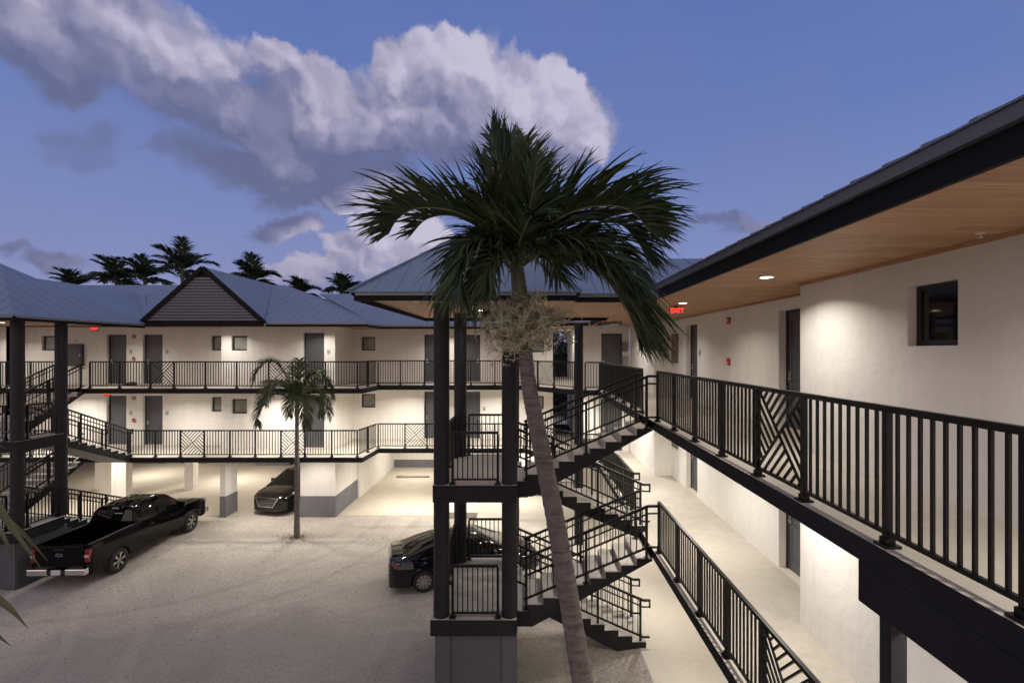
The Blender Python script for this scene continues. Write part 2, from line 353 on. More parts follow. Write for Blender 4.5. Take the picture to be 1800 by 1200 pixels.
# ------------------------------------------------------------------ ground
g = MB(); g.add([(-300, -60, 0), (300, -60, 0), (300, 500, 0), (-300, 500, 0)], [(0, 1, 2, 3)])
tag(g.build('ground', 'sand', fixn=False), kind='structure')
def lot_mask():
    """darker hard packed area of the lot with a soft uneven edge"""
    m = MATS['sand']; t = m.node_tree; b = t.nodes['Principled BSDF']; src = b.inputs['Base Color'].links[0].from_socket
    tcn = t.nodes.new('ShaderNodeTexCoord'); n = t.nodes.new('ShaderNodeTexNoise'); n.inputs['Scale'].default_value = .55; n.inputs['Detail'].default_value = 6; t.links.new(tcn.outputs['Object'], n.inputs['Vector'])
    ma = t.nodes.new('ShaderNodeVectorMath'); ma.operation = 'MULTIPLY_ADD'; t.links.new(n.outputs['Color'], ma.inputs[0]); ma.inputs[1].default_value = (5, 3.4, 0); t.links.new(tcn.outputs['Object'], ma.inputs[2])
    mb = t.nodes.new('ShaderNodeVectorMath'); mb.operation = 'MULTIPLY_ADD'; t.links.new(ma.outputs[0], mb.inputs[0]); mb.inputs[1].default_value = (1/7.0, 1/3.6, 0); mb.inputs[2].default_value = (3.4/7.0, -11.2/3.6, 0)
    d = t.nodes.new('ShaderNodeVectorMath'); d.operation = 'LENGTH'; t.links.new(mb.outputs[0], d.inputs[0])
    r = t.nodes.new('ShaderNodeMapRange'); r.interpolation_type = 'SMOOTHSTEP'; r.inputs[1].default_value = 1.25; r.inputs[2].default_value = .85; r.inputs[4].default_value = .50; t.links.new(d.outputs['Value'], r.inputs[0])
    n2 = t.nodes.new('ShaderNodeTexNoise'); n2.inputs['Scale'].default_value = 45; n2.inputs['Detail'].default_value = 4; t.links.new(tcn.outputs['Object'], n2.inputs['Vector'])
    rr = t.nodes.new('ShaderNodeValToRGB'); t.links.new(n2.outputs[0], rr.inputs[0]); rr.color_ramp.elements[0].position = .35; rr.color_ramp.elements[0].color = (.10, .092, .086, 1); rr.color_ramp.elements[1].position = .68; rr.color_ramp.elements[1].color = (.34, .31, .285, 1)
    x = t.nodes.new('ShaderNodeMix'); x.data_type = 'RGBA'; t.links.new(r.outputs[0], x.inputs[0]); t.links.new(src, x.inputs[6]); t.links.new(rr.outputs[0], x.inputs[7]); prev = x.outputs[2]
    # tyre tracks: faint paired arcs
    for cx_, cy_, r0, col_, amt in ((-14.5, 21, 8.2, (.30, .27, .24, 1), .35), (-14.5, 21, 9.75, (.30, .27, .24, 1), .35), (0, 5.5, 9.2, (.30, .27, .24, 1), .28), (0, 5.5, 10.7, (.30, .27, .24, 1), .28), (-22, 5, 12.6, (.62, .56, .48, 1), .11), (-22, 5, 14.1, (.62, .56, .48, 1), .11)):
        dd = t.nodes.new('ShaderNodeVectorMath'); dd.operation = 'DISTANCE'; t.links.new(tcn.outputs['Object'], dd.inputs[0]); dd.inputs[1].default_value = (cx_, cy_, 0)
        n3 = t.nodes.new('ShaderNodeTexNoise'); n3.inputs['Scale'].default_value = .9; n3.inputs['Detail'].default_value = 5; t.links.new(tcn.outputs['Object'], n3.inputs['Vector'])
        w3 = t.nodes.new('ShaderNodeMath'); w3.operation = 'MULTIPLY_ADD'; t.links.new(n3.outputs[0], w3.inputs[0]); w3.inputs[1].default_value = .5; t.links.new(dd.outputs['Value'], w3.inputs[2])
        df = t.nodes.new('ShaderNodeMath'); df.operation = 'SUBTRACT'; t.links.new(w3.outputs[0], df.inputs[0]); df.inputs[1].default_value = r0+.25
        aa = t.nodes.new('ShaderNodeMath'); aa.operation = 'ABSOLUTE'; t.links.new(df.outputs[0], aa.inputs[0])
        mk = t.nodes.new('ShaderNodeMapRange'); mk.interpolation_type = 'SMOOTHSTEP'; mk.inputs[1].default_value = .20; mk.inputs[2].default_value = .06; mk.inputs[4].default_value = amt; t.links.new(aa.outputs[0], mk.inputs[0])
        nm = t.nodes.new('ShaderNodeMath'); nm.operation = 'MULTIPLY'; t.links.new(mk.outputs[0], nm.inputs[0]); t.links.new(n2.outputs[0], nm.inputs[1])
        n4 = t.nodes.new('ShaderNodeMath'); n4.operation = 'MULTIPLY'; t.links.new(nm.outputs[0], n4.inputs[0]); n4.inputs[1].default_value = 2.0; n4.use_clamp = True
        y = t.nodes.new('ShaderNodeMix'); y.data_type = 'RGBA'; t.links.new(n4.outputs[0], y.inputs[0]); t.links.new(prev, y.inputs[6]); y.inputs[7].default_value = col_; prev = y.outputs[2]
    t.links.new(prev, b.inputs['Base Color'])
lot_mask()
g = MB(); g.add([(.9, 3, .004), (2.715, 3, .247), (2.715, 13.1, .247), (.9, 13.1, .004)], [(0, 1, 2, 3)])
tag(g.build('sand_bank', 'sand', fixn=False), kind='structure')
# pale concrete pavement under and behind the stairs
g = MB(); g.prism([(-4.0, 21.0), (-2.1, 20.9), (-2.1, 13.4), (2.7, 13.0), (2.72, 10.3), (2.78, -4), (9, -4), (9, 23.3), (-4.0, 23.3)], -.1, F1-.0, 'pale_concrete')
tag(g.build('pavement', 'pale_concrete'), kind='structure')
g = MB(); g.box(-32, -4.0, 21.2, 34, -.1, .012)
tag(g.build('parking_floor', 'parking_slab'), kind='structure')

# ------------------------------------------------------------------ railings
def railing(parent, p0, p1, z, posts, lattice=(), H=1.10, endposts=True, xf=None, plate=True):
    """straight run on a floor. posts = distances of posts from p0; lattice = indices of bays with the woven pattern"""
    p0 = Vector((p0[0], p0[1], 0)); p1 = Vector((p1[0], p1[1], 0)); Ln = (p1-p0).length; d = (p1-p0)/Ln
    def P(s, zz): q = p0+d*s; return (q.x, q.y, z+zz)
    m = MB(xf); m.beam(P(0, H-.025), P(Ln, H-.025), .05, .05); r = m.build('railing', 'rail_metal', parent)
    m = MB(xf); m.beam(P(0, .105), P(Ln, .105), .035, .035); m.build('bottom_rail', 'rail_metal', r)
    for s in posts:
        m = MB(xf); m.beam(P(s, 0), P(s, H-.05), .05, .05, up=d)
        if plate: m.beam(P(s, 0.001), P(s, .022), .13, .13, up=d); m.beam(P(s, .022), P(s, .07), .075, .075, up=d)
        m.build('post', 'rail_metal', r)
    ss = sorted(posts)
    if not ss or ss[0] > .15: ss = [0]+ss
    if ss[-1] < Ln-.15: ss = ss+[Ln]
    for i in range(len(ss)-1):
        a, b = ss[i], ss[i+1]; w = b-a
        if w < .12: continue
        m = MB(xf)
        if i in lattice:
            a2, b2, z0, z1 = a+.03, b-.03, .13, H-.05
            def Q(u, v): return P(a2+(b2-a2)*u, z0+(z1-z0)*v)
            step = .155; k = 0
            while 1-k*step > .05:
                c = 1-k*step
                m.beam(Q(0, c), Q(c/2, c/2), .02, .024, up=(-d.y, d.x, 0)); m.beam(Q(1, 1-c), Q(1-c/2, 1-c/2), .02, .024, up=(-d.y, d.x, 0))
                c = k*step
                m.beam(Q(1-c, 1), Q((1-c)/2, (1+c)/2), .024, .024, up=(-d.y, d.x, 0)); m.beam(Q(c, 0), Q((1+c)/2, (1-c)/2), .024, .024, up=(-d.y, d.x, 0))
                k += 1
            m.build('lattice_panel', 'rail_metal', r)
        else:
            n = max(1, round(w/.11))
            for k in range(1, n): m.beam(P(a+w*k/n, .12), P(a+w*k/n, H-.05), .022, .022, up=d)
            if n > 1: m.build('baluster_panel', 'rail_metal', r)
    return r
def stair_rail(parent, p0, p1, xf, posts=(0, .5, 1), H=.98, ret=0, loop=False, name='stair_railing'):
    """rail following a flight; p0, p1 = nosing points at floor level (a, b, z); ret = level return at p1 end"""
    p0, p1 = Vector(p0), Vector(p1); hz_ = Vector((p1.x-p0.x, p1.y-p0.y, 0)); Ln = hz_.length; hd = hz_.normalized()
    def P(t, h): q = p0.lerp(p1, t); return (q.x, q.y, q.z+h)
    m = MB(xf); m.beam(P(0, H), P(1, H), .05, .05); m.beam(P(0, .10), P(1, .10), .035, .04)
    m.tube([P(0, H-.16), P(1, H-.16)], .019, 8)
    if ret:
        q = p1+hd*ret; zt = p1.z
        m.beam((p1.x, p1.y, zt+H), (q.x, q.y, zt+H), .05, .05); m.tube([(p1.x, p1.y, zt+H-.16), (q.x, q.y, zt+H-.16)], .019, 8)
        if loop: m.beam((q.x, q.y, zt+H+.02), (q.x, q.y, zt+H-.18), .035, .035, up=hd)
        m.beam((p1.x, p1.y, zt+.10), (q.x, q.y, zt+.10), .035, .04)
    r = m.build(name, 'rail_metal', parent)
    for t in posts:
        m = MB(xf); a = P(t, -.13); b = P(t, H); m.beam(a, b, .05, .05, up=hd); m.beam(a, (a[0], a[1], a[2]+.025), .12, .12, up=hd); m.build('post', 'rail_metal', r)
    m = MB(xf); n = round(Ln/.125)
    for k in range(1, n):
        t = k/n
        if min(abs(t-q) for q in posts) < .3/n: continue
        m.beam(P(t, .1), P(t, H), .018, .018, up=hd)
    m.build('baluster_panel', 'rail_metal', r)
    return r

# ------------------------------------------------------------------ walls with openings
def wall_run(parent, p0, p1, z0, z1, openings=(), thick=.25, material='stucco', name='wall', side=1):
    """face runs p0->p1, body lies to the left of that direction times side"""
    p0 = Vector((p0[0], p0[1], 0)); p1 = Vector((p1[0], p1[1], 0)); Ln = (p1-p0).length; d = (p1-p0)/Ln; n = Vector((-d.y, d.x, 0))*side*thick
    us = sorted({0, Ln, *[o[0] for o in openings], *[o[1] for o in openings]}); vs = sorted({z0, z1, *[o[2] for o in openings], *[o[3] for o in openings]})
    def opn(u, v): return any(o[0] < u < o[1] and o[2] < v < o[3] for o in openings)
    def P(u, v, k): q = p0+d*u+n*k; return (q.x, q.y, v)
    m = MB(); nu, nv = len(us)-1, len(vs)-1
    sol = [[not opn((us[i]+us[i+1])/2, (vs[j]+vs[j+1])/2) for j in range(nv)] for i in range(nu)]
    def S(i, j): return 0 <= i < nu and 0 <= j < nv and sol[i][j]
    for i in range(nu):
        for j in range(nv):
            if not sol[i][j]: continue
            a, b, c, e_ = us[i], us[i+1], vs[j], vs[j+1]
            for k in (0, 1): m.add([P(a, c, k), P(b, c, k), P(b, e_, k), P(a, e_, k)], [(0, 1, 2, 3) if k == 0 else (3, 2, 1, 0)])
            if not S(i-1, j): m.add([P(a, c, 0), P(a, e_, 0), P(a, e_, 1), P(a, c, 1)], [(0, 1, 2, 3)])
            if not S(i+1, j): m.add([P(b, c, 0), P(b, e_, 0), P(b, e_, 1), P(b, c, 1)], [(0, 1, 2, 3)])
            if not S(i, j-1): m.add([P(a, c, 0), P(b, c, 0), P(b, c, 1), P(a, c, 1)], [(0, 1, 2, 3)])
            if not S(i, j+1): m.add([P(a, e_, 0), P(b, e_, 0), P(b, e_, 1), P(a, e_, 1)], [(0, 1, 2, 3)])
    b_ = None
    me_o = m.build(name, material, parent, fixn=False)
    bm_ = bmesh.new(); bm_.from_mesh(me_o.data); bmesh.ops.remove_doubles(bm_, verts=bm_.verts, dist=1e-4); bmesh.ops.recalc_face_normals(bm_, faces=bm_.faces)
    bm_.to_mesh(me_o.data); bm_.free()
    return me_o
def fr(p0, p1, side=1):
    p0 = Vector((p0[0], p0[1], 0)); p1 = Vector((p1[0], p1[1], 0)); d = (p1-p0).normalized(); n = Vector((-d.y, d.x, 0))*side
    return lambda v: tuple(p0+d*v[0]+n*v[1]+Vector((0, 0, v[2])))
def window(parent, p0, p1, u0, u1, z0, z1, pane='pane_pale', side=1, inset=.10):
    xf = fr(p0, p1, side); f = .062
    m = MB(xf)
    m.box(u0+.003, u1-.003, inset, inset+.06, z0+.003, z0+f); m.box(u0+.003, u1-.003, inset, inset+.06, z1-f, z1-.003)
    m.box(u0+.003, u0+f, inset, inset+.06, z0+f, z1-f); m.box(u1-f, u1-.003, inset, inset+.06, z0+f, z1-f)
    w = empty('window'); w.parent = parent
    m.build('frame', 'black_frame', w)
    m = MB(xf); m.box(u0+f, u1-f, inset+.02, inset+.035, z0+f, z1-f); m.build('pane', pane, w)
    return w
def door(parent, p0, p1, u0, u1, z0, z1, side=1, inset=.14, hinge=1, plaque=True):
    xf = fr(p0, p1, side); f = .05
    m = MB(xf)
    m.box(u0+.003, u0+f, inset-.02, inset+.08, z0, z1-.003); m.box(u1-f, u1-.003, inset-.02, inset+.08, z0, z1-.003); m.box(u0+f, u1-f, inset-.02, inset+.08, z1-f, z1-.003)
    dr = empty('door'); dr.parent = parent; m.build('frame', 'door_frame', dr)
    m = MB(xf); a, b = u0+f, u1-f
    m.box(a, b, inset+.02, inset+.06, z0+.02, z1-f)
    hgt = z1-f-z0
    rails = [z0+.02, z0+.22, z0+hgt*.36, z0+hgt*.40, z0+hgt*.66, z0+hgt*.70, z1-f-.13, z1-f]     # raised rails and stiles leave sunk panels
    for k in range(0, 8, 2): m.box(a+.11, b-.11, inset+.008, inset+.02, rails[k], rails[k+1])
    m.box(a, a+.11, inset+.008, inset+.02, z0+.02, z1-f); m.box(b-.11, b, inset+.008, inset+.02, z0+.02, z1-f)
    m.build('leaf', 'door_paint', dr)
    m = MB(xf); hx = a+.06 if hinge > 0 else b-.06; sg = 1 if hinge > 0 else -1
    m.box(hx-.03, hx+.03, inset-.004, inset+.008, z0+.92, z0+1.12); m.beam((hx, inset-.03, z0+.98), (hx+.12*sg, inset-.03, z0+.98), .018, .02); m.tube([(hx, inset+.0, z0+.98), (hx, inset-.04, z0+.98)], .012, 8)
    m.tube([(hx, inset+.0, z0+1.08), (hx, inset-.02, z0+1.08)], .022, 12)
    m.build('handle', 'steel', dr)
    m = MB(xf); m.box(u0+.01, u1-.01, -.01, inset+.02, z0, z0+.018); m.build('threshold', 'pale_concrete', dr)
    if plaque:
        m = MB(xf); q = u1+.14; m.box(q, q+.12, -.012, -.001, z0+1.38, z0+1.58, 'plate_grey'); m.box(q+.02, q+.10, -.016, -.012, z0+1.50, z0+1.56, 'white_plastic'); m.box(q+.02, q+.10, -.016, -.012, z0+1.40, z0+1.44, 'plate_white')
        m.build('number_plate', 'plate_grey', dr)
    return dr

# ------------------------------------------------------------------ roofs
def roof_plane(parent, poly, sdir, spacing=.41, thick=.06, rib=(.016, .007), name='roof'):
    """poly 3D, sdir = horizontal direction up the slope"""
    P_ = [Vector(p) for p in poly]; nrm = Vector((0, 0, 0))
    for i in range(len(P_)): a, b = P_[i], P_[(i+1) % len(P_)]; nrm += Vector(((a.y-b.y)*(a.z+b.z), (a.z-b.z)*(a.x+b.x), (a.x-b.x)*(a.y+b.y)))
    nrm.normalize()
    if nrm.z < 0: nrm = -nrm; P_ = P_[::-1]
    sd = Vector((sdir[0], sdir[1], 0)).normalized(); u = Vector((-sd.y, sd.x, 0)); v = (sd-nrm*sd.dot(nrm)).normalized(); u = v.cross(nrm).normalized()
    o = P_[0]; n = len(P_); m = MB()
    m.add([p-nrm*thick for p in P_]+[p for p in P_], [tuple(range(n))[::-1], tuple(range(n, 2*n))]+[(i, (i+1) % n, n+(i+1) % n, n+i) for i in range(n)])
    q = [((p-o).dot(u), (p-o).dot(v)) for p in P_]; lo, hi = min(a for a, _ in q), max(a for a, _ in q)
    k = math.ceil((lo+.05)/spacing)
    while k*spacing < hi-.05:
        c = k*spacing; xs = []
        for i in range(n):
            (a0, b0), (a1, b1) = q[i], q[(i+1) % n]
            if (a0-c)*(a1-c) < 0: xs.append(b0+(b1-b0)*(c-a0)/(a1-a0))
        xs.sort()
        for i in range(0, len(xs)-1, 2):
            if xs[i+1]-xs[i] > .1: m.beam(o+u*c+v*xs[i]+nrm*rib[1]/2, o+u*c+v*(xs[i+1])+nrm*rib[1]/2, rib[0], rib[1], up=nrm)
        k += 1
    return m.build(name, 'roof_metal', parent)
def eave(parent, pts, zb, zt, name='fascia', dark='fascia', drip=.07, out=.03, dm='drip_metal'):
    """fascia board and metal drip edge along a polyline (outer side to the right of travel)"""
    for i in range(len(pts)-1):
        a, b = Vector((*pts[i], 0)), Vector((*pts[i+1], 0)); d = (b-a).normalized(); n = Vector((d.y, -d.x, 0))
        m = MB(); c = a-n*.02+d*.003; e_ = b-n*.02-d*.003
        m.beam((c.x, c.y, (zb+zt-drip)/2), (e_.x, e_.y, (zb+zt-drip)/2), .04, zt-drip-zb); f = m.build(name, dark, parent)
        m = MB(); c = a+n*(out-.03)-d*out; e_ = b+n*(out-.03)+d*out
        m.beam((c.x, c.y, zt-drip/2+.002), (e_.x, e_.y, zt-drip/2+.002), .06, drip); m.build('drip_edge', dm, f)

# ================================================================== FAR BUILDING
far = empty('apartment_building', (-14, 21, 0), label='white two storey apartment block over parking across the lot, louvred gable in its roof', cat='building')
far.location = (0, 0, 0)
slab_poly = [(-34, 19.27), (-6.61, 19.27), (-6.50, 21.05), (-.12, 21.05), (.44, 20.4), (1.86, 18.65), (2.24, 18.4), (9, 18.4), (9, 24.6), (-34, 24.6)]
for z in (F3, F2):
    m = MB(); m.prism(slab_poly, z-.20, z, 'floor_concrete', 'dark_paint', 'ceiling_paint'); m.build('floor_slab', None, far)
# inner beams below the slabs, set back
# wall planes
YW, YB, YR = 21.05, 21.75, 23.30
SOF = CZ+1.05
for lvl, z in ((3, F3), (2, F2)):
    top = SOF if lvl == 3 else F3-.20
    k = 0 if lvl == 3 else 1
    A, B = (-26, YB), (-13.43, YB)          # set back wall with the two doors
    ops = [(26-19.1, 26-18.2, z, z+2.26), (26-17.45, 26-16.55, z, z+2.26), (26-14.33, 26-13.62, z+1.53, z+2.20), (26-22.05, 26-21.35, z+1.53, z+2.20)]
    wall_run(far, A, B, z, top, ops)
    door(far, A, B, *ops[0]); door(far, A, B, *ops[1]); window(far, A, B, *ops[2]); window(far, A, B, *ops[3])
    A, B = (-34, YW), (-22.9, YW)           # forward wall at the far left
    ops = [(34-24.1, 34-23.45, z+1.53, z+2.20)]
    wall_run(far, A, B, z, top, ops); window(far, A, B, *ops[0])
    wall_run(far, (-22.9, YW), (-22.9, YB+.02), z, top, thick=.01)
    A, B = (-13.43, YW), (-8.42, YW)        # forward wall in the middle
    ops = [(13.43-12.98, 13.43-12.30, z+1.53, z+2.18), (13.43-9.83, 13.43-8.90, z, z+2.31)]
    wall_run(far, A, B, z, top, ops); window(far, A, B, *ops[0]); door(far, A, B, *ops[1])
    wall_run(far, (-13.43, YB), (-13.43, YW+.25), z, top, thick=.2, side=1)
    wall_run(far, (-8.42, YW+.25), (-8.42, YR), z, top, thick=.2, side=1)
    A, B = (-8.42, YR), (1.30, YR)          # recessed wall to the right
    ops = [(8.42-8.04, 8.42-7.36, z+1.53, z+2.20), (8.42-4.98, 8.42-4.05, z, z+2.31), (8.42-3.18, 8.42-2.25, z, z+2.31), (8.42+.28, 8.42+.86, z+1.45, z+2.10)]
    wall_run(far, A, B, z, top, ops)
    window(far, A, B, *ops[0]); door(far, A, B, *ops[1]); door(far, A, B, *ops[2], hinge=-1, plaque=(k == 1)); window(far, A, B, *ops[3])
    # passage through the block, with its two side walls
    wall_run(far, (1.30, YR+.25), (1.30, 28), z, top, thick=.2, side=1)
    wall_run(far, (2.42, 28), (2.42, 20.603), z, top, thick=.2, side=1)
    m = MB(); m.box(1.3, 2.42, 24.6, 28, z-.2, z); m.build('passage_floor', 'floor_concrete', far)
    A, B = (2.42, 20.35), (4.40, 20.35)     # end wall beside the passage, facing the camera
    ops = [(.78, 1.68, z, z+2.26)]
    wall_run(far, A, B, z, top, ops); door(far, A, B, *ops[0], plaque=False)
m = MB()
for x0, x1 in ((1.1, 2.6),): m.box(x0, x1, 23.3, 28, SOF, SOF+.05)
m.build('passage_ceiling', 'ceiling_paint', far)
# railings of the far building
def X(px, s=43.4): return (px-925)/s
yr = 19.36
def run(parent, x0, x1, y, z, posts, lat):
    ps = [p-x0 for p in posts]; railing(parent, (x0, y), (x1, y), z, ps, lat)
run(far, -30, -18.95, yr, F3, [-30+1.24*i for i in range(9)]+[-18.98], ())
P3F = [X(p) for p in (158, 210, 264, 306, 361, 416, 472, 514, 572, 628)]
run(far, P3F[0], P3F[-1], yr, F3, P3F, (2, 6))
P2F = [X(p) for p in (229, 273, 317, 359, 404, 448.6, 493.7, 536, 583, 628)]
run(far, P2F[0], P2F[-1], yr, F2, P2F, (2, 6))
run(far, -30, -18.95, yr, F2, [-30+1.24*i for i in range(9)]+[-18.98], ())
for z in (F3, F2): railing(far, (-6.83, 19.42), (-6.60, 21.10), z, [.84], ())
ry = 21.14
Q3 = [X(p, 39.7) for p in (665, 704, 746, 784, 828, 870, 921)]
run(far, Q3[0], Q3[-1], ry, F3, Q3, (2,))
Q2 = [X(p, 39.7) for p in (665, 712, 751, 790, 832, 870, 921)]
run(far, Q2[0], Q2[-1], ry, F2, Q2, (1,))
for z in (F3, F2):
    railing(far, (-.08, 21.14), (.50, 20.46), z, [.88], ())
    railing(far, (.50, 20.46), (1.92, 18.74), z, [0, 1.02, 2.2], (0,))
    railing(far, (2.28, 18.49), (2.83, 18.49), z, [0], ())
# ground level: fin walls, pillars, block walls with grey dado
def dado_wall(x0, x1, y0, y1, zt=F2-.2, dado=.93, nm='ground_wall'):
    m = MB(); m.box(x0, x1, y0, y1, 0, dado); m.build('dado', 'stucco_grey', far)
    m = MB(); m.box(x0+.012, x1-.012, y0+.012, y1-.012, dado, zt); m.build(nm, 'stucco', far)
dado_wall(-13.47, -13.20, 21.0, 21.85, nm='pillar')
dado_wall(-9.97, -8.40, 21.05, 23.8)
m = MB(); m.box(-9.9, -8.30, 23.8, 34, 0, F2-.2); m.build('ground_wall', 'stucco', far)
for (x, y, w) in ((-22.5, 25.4, .5), (-20.3, 24.0, .72), (-17.8, 25.4, .45), (-25.5, 25.4, .45), (-28, 24, .5)):
    m = MB(); m.box(x-w/2, x+w/2, y-.2, y+.2, 0, F2-.2); m.build('pillar', 'stucco', far)
for (x, y, w) in ((-16.2, 30.5, 2.2), (-25, 31, 3), (-21.6, 31, 1.6), (-11.8, 30.6, 1.0)):
    dado_wall(x-w/2, x+w/2, y, y+.3)
m = MB(); m.box(-34, -9.9, 33.8, 34, 0, F2-.2); m.build('back_wall', 'stucco', far)
m = MB(); m.box(-8.3, 2.4, 30.0, 30.2, .5, F2-.2); m.box(-8.3, 2.4, 30.0, 30.2, 0, .5, 'stucco_grey'); m.build('back_wall', 'stucco', far)
m = MB(); m.box(-34, 9, 24.6, 34, F2-.2, F2); m.build('parking_ceiling', 'ceiling_paint', far)
m = MB(); m.box(-8.3, -4.2, 26.2, 26.6, F2-.42, F2-.2); m.box(-34, -10, 26.2, 26.6, F2-.40, F2-.2); m.build('ceiling_beam', 'ceiling_paint', far)
dado_wall(-4.2, 2.4, 23.3, 23.6); dado_wall(2.4, 4.4, 20.35, 20.6)
m = MB(); m.box(-4.2, -4.0, 23.6, 30, 0, F2-.2); m.build('ground_wall', 'stucco', far)
# soffit and roof
m = MB(); m.prism([(-34, 19.04), (-6.5, 19.04), (-6.4, 20.84), (-.2, 20.84), (1.68, 18.14), (9, 18.14), (9, 23.5), (-34, 23.5)], SOF, SOF+.04); m.build('soffit', 'wood_x', far)
E = CZ+1.11
eave(far, [(-34, 19.0), (-15.25, 19.0)], CZ+.95, E); eave(far, [(-10.35, 19.0), (-6.4, 19.0), (-6.32, 20.8), (-.2, 20.8), (1.65, 18.1), (2.36, 18.1)], CZ+.95, E)
GZ = CZ+3.30; GX = -12.8
roof_plane(far, [(-34, 18.98, E), (-15.2, 18.98, E), (GX, 24.1, GZ), (-34, 24.1, GZ)], (0, 1))
roof_plane(far, [(-34, 24.1, GZ), (GX, 24.1, GZ), (GX, 29, E), (-34, 29, E)], (0, -1))
roof_plane(far, [(-15.25, 18.86, E), (GX, 18.86, GZ+.02), (GX, 24.1, GZ+.01)], (1, 0))
roof_plane(far, [(-10.35, 18.86, E), (GX, 18.86, GZ+.02), (GX, 24.1, GZ+.01)], (-1, 0))
roof_plane(far, [(-10.4, 18.98, E), (-6.36, 18.98, E), (-12.2, 24.1, GZ), (GX, 24.1, GZ)], (0, 1))
roof_plane(far, [(-6.36, 18.98, E), (-6.36, 29, E), (-12.2, 24.1, GZ)], (-1, 0))
roof_plane(far, [(GX, 24.1, GZ), (GX, 31, GZ), (-10.2, 31, E), (-10.2, 24.1, E)], (-1, 0))
roof_plane(far, [(-6.5, 20.78, E+.01), (-.2, 20.78, E+.01), (-.2, 25.2, CZ+2.99), (-10.9, 25.2, CZ+2.99)], (0, 1))
roof_plane(far, [(-.2, 20.78, E+.01), (1.65, 18.08, E+.01), (6.5, 23.5, CZ+3.0), (5, 25.2, CZ+2.99), (-.2, 25.2, CZ+2.99)], (.5, .8))
# louvred gable
gb = MB(); gy = 18.95
gb.add([(-15.15, gy, E-.13), (-10.45, gy, E-.13), (-10.45, gy, E), (GX, gy, GZ-.1), (-15.15, gy, E)], [(0, 1, 2, 3, 4)])
gb.add([(-15.15, gy+.05, E-.13), (-10.45, gy+.05, E-.13), (-10.45, gy+.05, E), (GX, gy+.05, GZ-.1), (-15.15, gy+.05, E)], [(4, 3, 2, 1, 0)])
go = gb.build('gable_wall', 'fascia', far, fixn=False)
hw0 = 2.42
m = MB()
nl = 15
for k in range(nl):
    z = E+.12+k*(GZ-.45-E-.12)/(nl-1); hw = hw0*(1-(z-E)/(GZ-E))-.06
    if hw < .06: continue
    m.beam((GX-hw, gy-.035, z), (GX+hw, gy-.035, z), .024, .098, up=(0, .35, .94))
m.build('louvre', 'louvre', go)
m = MB()
for sg in (-1, 1): m.beam((GX+sg*2.45, gy-.05, E-.02), (GX, gy-.05, GZ-.03), .10, .17, up=(0, 0, 1))
m.box(-15.2, -10.4, gy-.1, gy-.01, CZ+.95, E+.02)
m.build('barge_board', 'fascia', go)

# ================================================================== RIGHT WING
wing = empty('apartment_wing', label='white stucco wing on the right with wood soffit, black railings and two open walkways', cat='building')
XE = 2.745
for z in (F3, F2):
    m = MB(); m.prism([(XE, -4), (9, -4), (9, 18.395), (XE, 18.395)], z-.19, z, 'floor_concrete', 'dark_paint', 'ceiling_paint'); m.build('floor_slab', None, wing)
# deep edge beam of the upper walkway nearest the camera, slightly rough end
m = MB(); m.prism([(XE+.001, -4), (XE+.22, -4), (XE+.22, 3.95), (XE+.001, 3.95)], F3-.53, F3-.195); m.build('edge_beam', 'dark_paint', wing)
m = MB(); m.box(XE+.02, XE+.14, 3.62, 3.74, F2, F3-.53); m.build('steel_post', 'column_paint', wing)
XN, XR, XM = 4.30, 5.02, 4.42
for lvl, z in ((3, F3), (2, F2), (1, F1)):
    top = SOF if lvl == 3 else (F3-.19 if lvl == 2 else F2-.19)
    dt = z+2.32
    A, B = (XN, 7.50), (XN, -4)
    def U(y): return 7.50-y
    ops = [(U(5.39), U(4.76), z+1.58, z+2.25)] if lvl > 1 else []
    wall_run(wing, A, B, z, top, ops)
    if lvl > 1: window(wing, A, B, *ops[0], pane='pane_dark', inset=.10)
    wall_run(wing, (XR, 7.50), (XN+.25, 7.50), z, top, thick=.2)
    A, B = (XR, 16.5), (XR, 7.50)
    def U(y): return 16.5-y
    ops = [(U(9.50), U(8.55), z, dt), (U(15.0), U(14.02), z, dt)]
    wall_run(wing, A, B, z, top, ops)
    door(wing, A, B, *ops[0], inset=.16, hinge=1); door(wing, A, B, *ops[1], inset=.16, hinge=1)
    wall_run(wing, (XM, 16.5), (XR+.25, 16.5), z, top, thick=.2)
    wall_run(wing, (XM, 20.35), (XM, 16.7), z, top)
RX = XE+.085
d3 = [10.30, 9.15, 8.03, 6.92, 5.84, 4.87, 3.745, 2.70, 1.6, .5, -.6]
railing(wing, (RX, 10.30), (RX, -2), F3, [10.30-q for q in d3], (4,))
d2 = [10.20, 8.94, 7.79, 6.74, 5.69, 4.72, 3.6, 2.5, 1.4, .3, -.8]
railing(wing, (RX, 10.20), (RX, -2), F2, [10.20-q for q in d2], (4,))
railing(wing, (RX, 11.66), (RX, 18.49), F3, [0, 1.14, 2.28, 3.42, 4.56, 5.7, 6.8], ())
railing(wing, (RX, 12.66), (RX, 18.49), F2, [0, 1.14, 2.28, 3.42, 4.56, 5.8], ())
m = MB(); m.box(2.46, 9, -4, 18.14, SOF-.001, SOF+.04); m.build('soffit', 'wood_x', wing)
m = MB()       # dark bead where soffit meets wall
m.box(XN-.03, XN, -4, 7.5, SOF-.045, SOF-.002); m.box(XR-.03, XR, 7.5, 16.5, SOF-.045, SOF-.002); m.build('soffit_trim', 'wood_y', wing)
WE = CZ+1.20
eave(wing, [(2.42, 8.72), (2.42, -4)][::1], CZ+.955, WE, out=.05, drip=.085, dm='drip_dark'); eave(wing, [(2.42, 18.1), (2.42, 14.25)], CZ+.955, WE, out=.05, dm='drip_dark')
